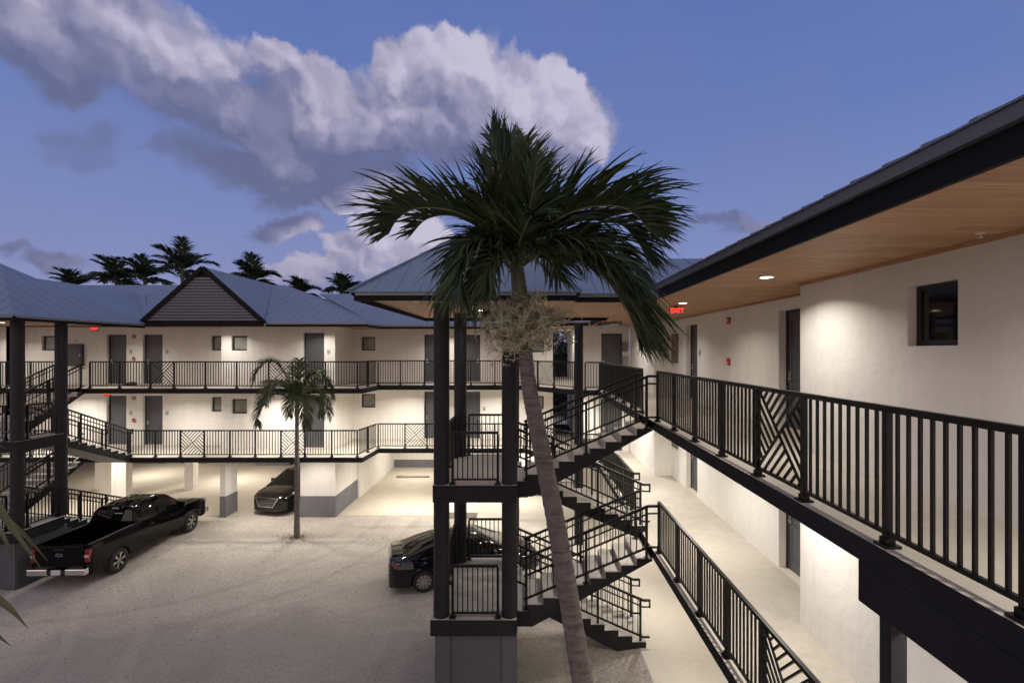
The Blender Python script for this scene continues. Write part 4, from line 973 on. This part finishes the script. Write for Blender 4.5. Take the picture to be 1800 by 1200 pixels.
flower_cluster(palm, fb, [at(q[0], q[1], q[2]) for q in ((850, 560, 5.85), (860, 600, 5.8), (880, 620, 5.6), (870, 540, 5.9), (900, 545, 5.5), (895, 585, 5.5), (925, 600, 5.6), (945, 545, 5.6), (975, 545, 5.8), (990, 575, 5.8), (955, 595, 5.6),
                                                        (965, 570, 5.5), (940, 530, 5.8), (985, 555, 6.0), (860, 575, 6.1), (905, 620, 5.8), (925, 560, 5.45), (880, 565, 5.45), (968, 615, 5.9), (846, 540, 6.1))], 9)
# --- small palm before the far building
def small_palm(loc, H_, spread, label, seed, lean=(0, 0), nf=11, mt='leaf', tmt='trunk', droop=(.9, 1.6), grp='palms in the lot', tr=.10, n=36, ll=None, wid=.05, cat='palm tree', elev=(0.2, 1.3), wind=0, shaft=True, nm='palm_tree'):
    t = empty(nm, loc, label=label, cat=cat, group=grp); rn = random.Random(seed)
    top = Vector((lean[0], lean[1], H_))
    trunk_mesh(t, [(0, 0, -.1), (lean[0]*.25, lean[1]*.25, H_*.4), (lean[0]*.7, lean[1]*.7, H_*.75), top], [tr*1.35, tr, tr*.9, tr*.75], tmt, n=12, seed=seed)
    if shaft:
        m = MB(); m.tube([top-Vector((0, 0, .02)), top+Vector((0, 0, .25)), top+Vector((0, 0, .6))], [tr*.9, tr*1.0, tr*.5], 12); m.build('crownshaft', 'crownshaft', t, smooth=True); top = top+Vector((0, 0, .5))
    for i in range(nf):
        azm = 2*math.pi*(i/nf)+rn.uniform(-.25, .25)
        el0 = elev[0]+(elev[1]-elev[0])*((i*7) % nf)/(nf-1); dr = rn.uniform(*droop); Ln = spread*rn.uniform(.85, 1.1); P_ = [top.copy()]; p = top.copy(); K = 6
        for k in range(K):
            e_ = el0-dr*((k+.5)/K)**1.2*1.1; a_ = azm; dv = Vector((math.cos(a_)*math.cos(e_)+wind*k/K, math.sin(a_)*math.cos(e_), math.sin(e_))).normalized(); p = p+dv*Ln/K; P_.append(p.copy())
        frond(t, P_, ll or spread*.36, wid, n, (0, 0, .1), (wind*.4, 0, -.15), .7, seed=seed*31+i, mt=mt, segs=3, rr=.014, ragged=.25)
    return t
sp_ = small_palm((-9.02, 18.80, 0), 4.7, 1.6, 'slim young palm standing in the lot before the far building', 4, nf=0, tr=.088)
for i, P_ in enumerate([[(0, 0, 0), (-.3, -.1, .9), (-.7, -.2, 1.45), (-1.1, -.3, 1.2), (-1.28, -.35, .7)], [(0, 0, 0), (-.45, .1, .6), (-.95, .2, .75), (-1.3, .3, .25), (-1.38, .3, -.3)],
                        [(0, 0, 0), (-.35, -.3, .35), (-.7, -.5, .3), (-.9, -.7, -.2), (-.92, -.7, -.6)], [(0, 0, 0), (.06, 0, .8), (.05, .05, 1.5)],
                        [(0, 0, 0), (.3, .1, .8), (.65, .1, 1.05), (.98, .2, .7), (1.1, .2, .2)], [(0, 0, 0), (.4, -.1, .5), (.85, -.2, .5), (1.1, -.3, .0), (1.2, -.3, -.4)],
                        [(0, 0, 0), (.25, -.4, .3), (.5, -.7, .2), (.7, -.9, -.25), (.72, -.9, -.6)], [(0, 0, 0), (-.1, .5, .6), (-.2, 1.0, .6), (-.3, 1.4, .1)], [(0, 0, 0), (.2, .5, .7), (.4, 1.0, .8), (.6, 1.4, .4)],
                        [(0, 0, 0), (-.1, -.5, .7), (-.25, -1.0, .7), (-.3, -1.4, .15)], [(0, 0, 0), (-.2, .3, .2), (-.5, .6, 0), (-.6, .7, -.5)], [(0, 0, 0), (.2, .4, .2), (.45, .6, .0), (.5, .7, -.5)]]):
    frond(sp_, [Vector(q)*1.18+Vector((0, 0, 5.2)) for q in P_],   .66, .036, 95, (0, 0, .1), (-.1, 0, -.4), .9, seed=400+i, mt='leaf_small', segs=5, rr=.014, ragged=.3, jit=.2)
# --- palm at the left of the camera, only its frond tips reach into view
np_ = empty('palm_tree', label='near palm outside the left edge whose blurred frond tips hang into view', cat='palm tree', group='palms in the lot')
nb = Vector((-4.9, 3.0, 0)); nt_ = Vector((-4.6, 3.0, 6.0))
trunk_mesh(np_, [nb, (-4.85, 3.0, 2.5), (-4.7, 3, 4.6), nt_], [.17, .14, .12, .1])
m = MB(); m.tube([nt_, nt_+Vector((0, 0, .4)), nt_+Vector((0, 0, .8))], [.1, .12, .07], 14); m.build('crownshaft', 'crownshaft', np_, smooth=True)
nc = nt_+Vector((0, 0, .7))
for i, P_ in enumerate([[nc, nc+Vector((.35, .1, .3)), nc+Vector((.7, .1, .1)), at(-190, 830, 3.2), at(-105, 878, 3.15)], [nc, nc+Vector((.2, -.3, .3)), nc+Vector((.5, -.4, .0)), at(-200, 960, 2.8), at(-110, 1030, 2.75)],
                        [nc, nc+Vector((-.5, .3, .5)), nc+Vector((-1.2, .7, .3)), nc+Vector((-1.8, 1.0, -.5))], [nc, nc+Vector((-.5, -.5, .5)), nc+Vector((-1.0, -1.0, .2)), nc+Vector((-1.4, -1.4, -.7))], [nc, nc+Vector((-.6, .5, .6)), nc+Vector((-1.3, 1.2, .7)), nc+Vector((-1.8, 1.8, .2))]]):
    frond(np_, P_, .55 if i < 2 else .42, .055, 30 if i < 2 else 50, (0, 0, 0), (0, 0, -.1), .3, seed=200+i, mt='leaf_near', jit=.08, fwd=1.6 if i < 2 else .7, vee=.1)
for P_, w_ in (([(-110, 770, 2.3), (-30, 850, 2.2), (20, 925, 2.15), (72, 998, 2.1)], .030), ([(-120, 850, 2.4), (-20, 892, 2.3), (35, 932, 2.2), (84, 985, 2.15)], .022), ([(-120, 985, 2.1), (-30, 1035, 2.0), (15, 1066, 1.95), (50, 1104, 1.9)], .030),
               ([(-110, 1060, 2.1), (-30, 1098, 2.0), (20, 1135, 1.95)], .022), ([(-130, 820, 2.5), (-40, 870, 2.4), (10, 950, 2.3), (22, 985, 2.3)], .020)):
    m = MB(); C_ = catmull([at(*q) for q in P_], 8); n = len(C_)
    for k in range(n-1):
        d_ = (C_[k+1]-C_[k]).normalized(); sd_ = d_.cross(Vector((.1, 1, .15))).normalized(); a_ = w_*math.sin(math.pi*min(1, .3+.7*k/(n-1)))+.0008; b_ = w_*math.sin(math.pi*min(1, .3+.7*(k+1)/(n-1)))+.0008; up_ = Vector((0, -.3, 0))
        m.add([C_[k]-sd_*a_, C_[k]+up_*a_, C_[k]+sd_*a_, C_[k+1]+sd_*b_, C_[k+1]+up_*b_, C_[k+1]-sd_*b_], [(0, 1, 4, 5), (1, 2, 3, 4)])
    m.build('leaflet', 'leaf_near', np_, fixn=False, smooth=True)
# --- coconut palms behind the far building
bgp = [(130, 500, 38, 1.8, 'smallest dark palm at the far left behind the roofs'), (205, 488, 34, 2.1, 'dark windblown palm behind the roofs, second from the left'), (255, 484, 35, 2.1, 'dark palm behind the roofs leaning on the tallest one'),
       (321, 470, 33, 2.5, 'tallest dark palm left of the louvred gable'), (447, 488, 34, 2.0, 'dark palm just right of the louvred gable peak'), (530, 512, 42, 1.8, 'small dark palm behind the roof midway to the middle tower'), (606, 508, 38, 1.9, 'dark palm beside the left end of the middle tower roof')]
for i, (px, py, d, sp, lab) in enumerate(bgp):
    p = at(px, py, d)
    small_palm((p.x, p.y, 0), p.z-.25, sp*.92, lab, 50+i, nf=13, mt='leaf_dark', tmt='trunk_far', tr=.15, n=40, ll=.95, wid=.11, grp='coconut palms behind the roofs', elev=(.0, 1.4), droop=(.5, 1.1), wind=-.25, shaft=False)
# debris ring of dry grass at the foot of the small palm
m = MB(); rn = random.Random(8)
for i in range(500):
    a = rn.uniform(0, 6.28); r_ = abs(rn.gauss(0, .28))+.06; x, y = -9.02+math.cos(a)*r_*1.5, 18.75+math.sin(a)*r_; h = rn.uniform(.02, .09); dx, dy = rn.uniform(-.08, .08), rn.uniform(-.05, .05)
    m.add([(x, y, .0), (x+.012, y, .0), (x+dx, y+dy, h)], [(0, 1, 2)])
tag(m.build('dry_grass', 'grass_dry', fixn=False), 'dry grass at the foot of the young palm', 'grass', kind='stuff')
# scattered small stones on the lot
m = MB(); rn = random.Random(12)
for i in range(900):
    y = rn.uniform(6.5, 20.5); x = rn.uniform(-14, 2.3)
    if -2.3 < x < 3 and y > 9.7: continue
    r_ = rn.choice((.012, .016, .02, .03)); c_ = Vector((x, y, .003)); k5 = [c_+Vector((math.cos(q*1.2566+x)*r_*rn.uniform(.7, 1.2), math.sin(q*1.2566+x)*r_*rn.uniform(.7, 1.2), 0)) for q in range(5)]
    m.add(k5+[c_+Vector((0, 0, r_*.6))], [(q, (q+1) % 5, 5) for q in range(5)])
tag(m.build('loose_stones', 'packed_lot', fixn=False), 'loose small stones on the sandy lot', 'stones', kind='stuff')
# leafy tree behind the passage
t = empty('tree', (2.4, 33, 0), label='dark leafy tree seen through the passage beyond the middle tower', cat='tree')
m = MB(); m.tube([(0, 0, 0), (.1, 0, 3), (0, .1, 5.2)], [.18, .14, .08], 10); m.build('trunk', 'trunk_far', t)
m = MB(); rn = random.Random(2)
for i in range(9000):
    c_ = Vector((rn.gauss(-.2, 1.15), rn.gauss(0, 1.2), 5.2+rn.gauss(0, 1.9)))
    if c_.z < .4 or c_.z > 9: continue
    a, b = Vector([rn.uniform(-1, 1) for _ in range(3)]).normalized(), Vector([rn.uniform(-1, 1) for _ in range(3)]).normalized()
    m.add([c_, c_+a*.2+b*.09, c_+a*.4, c_+a*.2-b*.09], [(0, 1, 2, 3)])
m.build('crown', 'leaf_dark', t, fixn=False)

# ================================================================== VEHICLES  (local x forward, y left)
def lerp_tab(tab, x):
    if x <= tab[0][0]: return tab[0][1]
    for (a, b), (c, d) in zip(tab, tab[1:]):
        if x <= c: return b+(d-b)*(x-a)/(c-a)
    return tab[-1][1]
def loft(parent, name, xs, ring, material, closed_ends=True, matfn=None, smooth=True, angle=35):
    """ring(x) -> list of (y,z) for the left half from bottom centre to top centre"""
    m = MB(); rows = []
    for x in xs:
        h = ring(x); full = [(x, y, z) for y, z in h]+[(x, -y, z) for y, z in h[::-1][1:-1]]
        rows.append(full)
    n = len(rows[0])
    m.v = [p for r in rows for p in r]
    nh = len(ring(xs[0]))
    for i in range(len(xs)-1):
        for k in range(n):
            m.f.append([i*n+k, i*n+(k+1) % n, (i+1)*n+(k+1) % n, (i+1)*n+k])
            kk = k if k < nh-1 else (n-1-k)
            q = matfn((xs[i]+xs[i+1])/2, kk) if matfn else material
            m.m.append(m.mi(q))
    if closed_ends:
        m.f.append(list(range(n))[::-1]); m.m.append(m.mi(material)); m.f.append([(len(xs)-1)*n+k for k in range(n)]); m.m.append(m.mi(material))
    return m.build(name, None, parent, smooth=smooth, angle=angle)
def frange(a, b, n): return [a+(b-a)*i/n for i in range(n+1)]
def wheel(parent, x, y, r, w, side, spokes=6, rimr=None):
    rimr = rimr or r*.66; hub = empty('wheel', (x, y, r)); hub.parent = parent
    m = MB(); n = 36; prof = [(-w/2, rimr), (-w/2, r*.93), (-w/2+.03, r), (w/2-.03, r), (w/2, r*.93), (w/2, rimr), (w/2-.03, rimr*.98), (-w/2+.03, rimr*.98)]
    vs = [(math.cos(2*math.pi*k/n)*rr, yy, math.sin(2*math.pi*k/n)*rr) for k in range(n) for yy, rr in prof]; q = len(prof)
    m.add(vs, [(k*q+j, k*q+(j+1) % q, ((k+1) % n)*q+(j+1) % q, ((k+1) % n)*q+j) for k in range(n) for j in range(q)]); m.build('tyre', 'tyre', hub, smooth=True, angle=40)
    m = MB(); yo = side*(w/2-.015); yi = side*(w/2-.10)
    vs = [(math.cos(2*math.pi*k/n)*rr, yy, math.sin(2*math.pi*k/n)*rr) for k in range(n) for yy, rr in ((yo, rimr), (yo, rimr*.93), (yi, rimr*.9))]
    m.add(vs, [(k*3+j, k*3+j+1, ((k+1) % n)*3+j+1, ((k+1) % n)*3+j) for k in range(n) for j in range(2)])
    for k in range(spokes):
        a = 2*math.pi*k/spokes+.2
        for da in (-.11, .11): m.beam((math.cos(a)*rimr*.12, yo-side*.01, math.sin(a)*rimr*.12), (math.cos(a+da)*rimr*.94, yo-side*.015, math.sin(a+da)*rimr*.94), .035, .035, up=(0, 1, 0))
    m.tube([(0, yo, 0), (0, yi, 0)], rimr*.2, 14)
    m.build('rim', 'alloy', hub)
    m = MB(); m.tube([(0, yi, 0), (0, yi-side*.02, 0)], rimr*.9, 24); m.build('brake_backing', 'black_plastic', hub)
def arch(x, wheels, r):
    z = 0
    for wx in wheels:
        if abs(x-wx) < r: z = max(z, math.sqrt(r*r-(x-wx)**2)+.33)
    return z
# ---- pickup
tr = empty('pickup_truck', (-14.52, 17.60, 0), R(91.5), label='black crew cab pickup parked beside the left stairs, its open bed towards the camera', cat='pickup truck')
tr.scale = (.975, .90, .97); tr.location.x = -14.43
wh = (-1.82, 1.84); AR = .50
def pk_ring(x):
    zt = lerp_tab([(-2.95, 1.36), (-.92, 1.36), (-.9, 1.38), (1.0, 1.26), (1.25, 1.25), (2.2, 1.20), (2.75, 1.10), (2.93, .98)], x)
    w = lerp_tab([(-2.95, .96), (-2.85, 1.0), (2.2, 1.01), (2.75, .96), (2.93, .85)], x); zb = max(.42, arch(x, wh, AR)) if arch(x, wh, AR) else .42
    bed = -2.86 < x < -.98; zf = .82 if bed else zt+.015; 
    if x > 1.2: zf = zt+.03
    return [(0, .40), (w*.80, .40), (w*.86, min(zb, 1.0)), (w*.985, zb+.01), (w, max(zb+.05, .72)), (w*1.0, max(zb+.06, .95)), (w*.975, max(1.02, zt-.12)), (w*.955, zt-.015), (w*.90, zt), (w*.83, zt), (w*.81, zf if bed else zt+.01), (0, zf)]
xs = sorted(set([round(q, 3) for q in frange(-2.93, 2.93, 58)]+[-2.87, -2.855, -.985, -.97]))
loft(tr, 'body', xs, pk_ring, 'black_paint', angle=50)
def cab_ring(x):
    zt = lerp_tab([(-.95, 1.40), (-.84, 1.86), (-.7, 1.91), (-.2, 1.955), (.45, 1.94), (.75, 1.90), (1.35, 1.42), (1.5, 1.30)], x)
    zb = 1.24; k = (zt-zb); wb = .955; wt = .955-.20*k/.7
    return [(0, zb), (wb, zb), (wb, zb+.05), (wb-.20*(k*.82)/.7, zb+k*.84), (wt-.04, zb+k*.95), (wt-.14, zt), (0, zt+.015)]
def cab_m(x, k):
    if k == 2 and (-.72 < x < -.02 or .06 < x < 1.12): return 'car_glass'
    if k in (3, 4, 5) and x > .80: return 'car_glass'
    return 'black_paint'
cb_ = loft(tr, 'cab', frange(-.95, 1.5, 48), cab_ring, 'black_paint', matfn=cab_m, angle=40)
m = MB(); m.add([(-.955, -.74, 1.44), (-.955, .74, 1.44), (-.852, .62, 1.80), (-.852, -.62, 1.80)], [(0, 1, 2, 3)])
for v in range(4): pass
m.v = [(x-.012, y, z) for x, y, z in m.v]; m.build('rear_window', 'car_glass', cb_, fixn=False)
m = MB(); m.box(-.87, -.845, -.12, .12, 1.845, 1.885); m.build('brake_lamp', 'lamp_clear', cb_)
m = MB()
for k in range(6): m.box(-.955, -.945, .02+.05*k, .055+.05*k, 1.70, 1.735)
m.v = [(x+.015, y-.35, z-.01) for x, y, z in m.v]; m.build('window_lettering', 'plate_white', cb_)
m = MB()
for yy in (-.5, -.25, 0, .25, .5): m.beam((-.6, yy, 1.945), (.5, yy, 1.965), .03, .02)
m.build('roof_ribs', 'black_paint', cb_)
m = MB(); m.tube([(-.2, .1, 1.96), (-.25, .1, 2.05)], [.02, .008], 8); m.build('antenna_fin', 'black_plastic', cb_)
m = MB(); m.box(-2.99, -2.935, -.80, .80, .62, 1.355); tg = m.build('tailgate', 'black_paint', tr, bevel=.02)
m = MB()
n = 24
m.add([(-2.996, math.cos(2*math.pi*k/n)*.13, 1.08+math.sin(2*math.pi*k/n)*.052) for k in range(n)], [tuple(range(n))]); m.build('oval_emblem', 'chrome', tg, fixn=False)
m = MB(); m.add([(-2.999, math.cos(2*math.pi*k/n)*.115, 1.08+math.sin(2*math.pi*k/n)*.042) for k in range(n)], [tuple(range(n))]); m.build('emblem_field', 'emblem_blue', tg, fixn=False)
m = MB(); m.box(-3.01, -2.99, -.16, .16, 1.24, 1.28); m.build('handle', 'black_plastic', tg)
for s in (-1, 1):
    m = MB(); m.box(-2.975, -2.80, s*.90-.075, s*.90+.075, .84, 1.24); tl = m.build('tail_light', 'tail_red', tr, bevel=.015)
    m = MB(); m.box(-2.982, -2.83, s*.90-.07, s*.90+.078*1, .99, 1.07); m.build('reversing_lens', 'lamp_clear', tl)
    m = MB(); m.box(-3.12, -2.95, min(s*.30, s*.97), max(s*.30, s*.97), .48, .68); m.build('bumper', 'chrome', tr, bevel=.03)
    m = MB(); m.beam((.98, s*1.02, 1.36), (1.0, s*1.14, 1.38), .05, .05); m.box(.93, 1.03, min(s*1.08, s*1.30), max(s*1.08, s*1.30), 1.28, 1.52); m.build('mirror', 'black_paint', tr, bevel=.02)
    m = MB(); m.box(2.70, 2.93, s*.80-.10, s*.80+.10, .88, 1.12); m.build('headlight', 'lamp_clear', tr, bevel=.02)
    for xx in (-.35, .55): m = MB(); m.box(xx-.09, xx+.09, s*1.0-.012+s*.012, s*1.0+.012+s*.012, 1.12, 1.155); m.build('door_handle', 'black_paint', tr)
    for wx in wh: wheel(tr, wx, s*.87, .40, .27, s, 6)
m = MB(); m.box(-3.10, -2.97, -.29, .29, .50, .62); m.build('bumper_step', 'black_plastic', tr, bevel=.02)
m = MB(); m.box(-3.112, -3.10, -.155, .155, .50, .66); m.build('number_plate', 'plate_white', tr)
m = MB(); m.box(2.92, 2.98, -.68, .68, .72, 1.06); m.build('grille', 'chrome', tr, bevel=.02)
m = MB(); m.box(2.85, 3.02, -.95, .95, .46, .66); m.build('front_bumper', 'chrome', tr, bevel=.04)
m = MB(); m.tube([(-2.7, -.78, .40), (-2.4, -.78, .42)], .04, 10); m.build('exhaust', 'black_plastic', tr)
for s in (-1, 1): m = MB(); m.box(-2.9, -.98, s*.90-.05, s*.90+.05, 1.362, 1.385); m.build('bed_rail_cap', 'black_plastic', tr, bevel=.008)
# ---- crossover facing the camera
su = empty('crossover_car', (-10.98, 23.5, 0), R(-102), label='dark brown black crossover parked nose out below the far building', cat='car')
wh2 = (-1.42, 1.44)
def su_ring(x):
    zt = lerp_tab([(-2.40, .98), (-2.3, 1.10), (-1.9, 1.14), (.9, 1.10), (1.6, 1.03), (2.1, .95), (2.34, .80), (2.41, .68)], x)
    w = lerp_tab([(-2.4, .84), (-2.2, .93), (1.6, .95), (2.1, .90), (2.3, .78), (2.41, .60)], x); zb = max(.24, arch(x, wh2, .42)-.02) if arch(x, wh2, .42) else .24
    return [(0, .22), (w*.8, .22), (w*.88, min(zb, .8)), (w*.98, zb+.01), (w, max(zb+.05, .55)), (w*.99, max(zb+.06, .80)), (w*.95, max(.88*zt, zt-.07)), (w*.86, zt), (w*.4, zt+.03), (0, zt+.035)]
loft(su, 'body', frange(-2.40, 2.41, 54), su_ring, 'brown_black_paint', angle=50)
def sg_ring(x):
    zt = lerp_tab([(-2.3, 1.14), (-2.05, 1.50), (-1.7, 1.62), (-.8, 1.69), (0, 1.68), (.4, 1.63), (1.25, 1.13), (1.4, 1.05)], x)
    zb = 1.02; k = zt-zb; wb = .88; wt = .88-.26*k/.67
    return [(0, zb), (wb, zb), (wb, zb+.03), (wb-.22*(k*.8)/.67, zb+k*.82), (wt, zb+k*.93), (wt-.1, zt), (0, zt+.02)]
def sg_m(x, k):
    if k == 2 and -1.9 < x < 1.1 and not (-.72 < x < -.62) and not (.18 < x < .26): return 'car_glass'
    if k in (3, 4, 5) and (x > .47 or x < -2.02): return 'car_glass'
    return 'brown_black_paint'
ca = loft(su, 'cabin', frange(-2.3, 1.4, 60), sg_ring, 'brown_black_paint', matfn=sg_m, angle=40)
m = MB(); m.box(.52, .53, -.10, -.03, 1.60, 1.63); m.build('mirror_sticker', 'plate_white', ca)
def front_x(z): return 2.41-(z-.6)*.22
m = MB(); m.add([(front_x(.45)+.03, -.40, .45), (front_x(.45)+.03, .40, .42), (front_x(.84)+.02, .60, .84), (front_x(.84)+.02, -.60, .84)], [(0, 1, 2, 3)])
gr = m.build('grille', 'black_plastic', su, fixn=False)
m = MB(); c4 = [(front_x(.45)+.05, -.36, .45), (front_x(.45)+.05, .36, .45), (front_x(.81)+.04, .57, .81), (front_x(.81)+.04, -.57, .81)]
for k in range(4): m.beam(c4[k], c4[(k+1) % 4], .03, .03)
for k in range(1, 6):
    z = .45+.36*k/6; w = .36+.21*k/6; m.beam((front_x(z)+.045, -w, z), (front_x(z)+.075, 0, z-.03), .008, .012); m.beam((front_x(z)+.075, 0, z-.03), (front_x(z)+.045, w, z), .008, .012)
m.build('grille_bars', 'chrome', gr)
m = MB(); m.box(2.37, 2.40, -.075, .075, .66, .76); m.build('crest_badge', 'lamp_clear', gr, bevel=.02)
for s in (-1, 1):
    m = MB(); m.beam((2.18, s*.70, .76), (1.72, s*.90, .93), .10, .10); h_ = m.build('headlight', 'lamp_clear', su, bevel=.02)
    m = MB(); m.beam((2.30, s*.66, .74), (2.24, s*.76, .50), .03, .03); m.beam((2.24, s*.76, .40), (2.33, s*.60, .36), .03, .02); m.build('running_lamp', 'chrome', h_)
    m = MB(); m.beam((.75, s*.88, 1.10), (.77, s*1.0, 1.13), .04, .04); m.box(.70, .82, min(s*.96, s*1.14), max(s*.96, s*1.14), 1.07, 1.22); m.build('mirror', 'brown_black_paint', su, bevel=.025)
    for wx in wh2: wheel(su, wx, s*.83, .37, .24, s, 8)
m = MB(); m.box(2.22, 2.40, -.62, .62, .25, .34); m.build('lower_intake', 'black_plastic', su, bevel=.02)
# ---- sedan
sd = empty('sedan_car', (-2.02, 15.75, 0), R(17), label='dark blue sedan parked behind the columns of the middle stair tower', cat='car')
wh3 = (-1.40, 1.42)
def se_ring(x):
    zt = lerp_tab([(-2.42, .88), (-2.36, 1.02), (-1.7, 1.06), (-1.0, .98), (.9, .94), (1.6, .88), (2.1, .78), (2.36, .62), (2.42, .52)], x)
    w = lerp_tab([(-2.42, .68), (-2.25, .84), (-1.8, .92), (1.6, .92), (2.1, .86), (2.34, .70), (2.42, .50)], x); zb = max(.20, arch(x, wh3, .38)-.02) if arch(x, wh3, .38) else .20
    return [(0, .18), (w*.8, .18), (w*.88, min(zb, .7)), (w*.98, zb+.01), (w, max(zb+.04, .48)), (w*.995, max(zb+.05, .70)), (w*.94, max(.86*zt, zt-.1)), (w*.84, zt), (w*.4, zt+.03), (0, zt+.035)]
loft(sd, 'body', frange(-2.42, 2.42, 56), se_ring, 'dark_blue_paint', angle=50)
def gg_ring(x):
    zt = lerp_tab([(-2.05, 1.04), (-1.5, 1.24), (-1.0, 1.38), (-.5, 1.45), (0, 1.46), (.35, 1.42), (1.25, .97), (1.4, .92)], x)
    zb = .90; k = zt-zb; wb = .86; wt = .86-.28*k/.55
    return [(0, zb), (wb, zb), (wb-.01, zb+.03), (wb-.24*(k*.8)/.55, zb+k*.82), (wt, zb+k*.93), (wt-.1, zt), (0, zt+.02)]
def gg_m(x, k):
    if k == 2 and -1.35 < x < 1.0 and not (-.35 < x < -.27): return 'car_glass'
    if k in (3, 4, 5) and (x > .42 or -1.95 < x < -1.02): return 'car_glass'
    return 'dark_blue_paint'
loft(sd, 'cabin', frange(-2.05, 1.4, 60), gg_ring, 'dark_blue_paint', matfn=gg_m, angle=40)
for s in (-1, 1):
    m = MB(); m.beam((-2.37, s*.62, .86), (-2.10, s*.885, .90), .06, .12); m.build('tail_light', 'tail_red', sd, bevel=.02)
    m = MB(); m.beam((2.22, s*.60, .66), (1.85, s*.86, .76), .06, .10); m.build('headlight', 'lamp_clear', sd, bevel=.02)
    m = MB(); m.box(.72, .84, min(s*.90, s*1.08), max(s*.90, s*1.08), .94, 1.06); m.beam((.78, s*.84, .97), (.78, s*.95, .99), .04, .03); m.build('mirror', 'dark_blue_paint', sd, bevel=.02)
    for xx in (-.75, .35): m = MB(); m.box(xx-.09, xx+.09, s*.92-.012, s*.92+.012, .80, .83); m.build('door_handle', 'chrome', sd)
    for wx in wh3: wheel(sd, wx, s*.81, .33, .22, s, 10)
m = MB(); m.box(-2.44, -2.42, -.16, .16, .62, .72); m.build('number_plate', 'plate_white', sd)

# small lens glow is left to the renderer; nothing else is placed near the camera
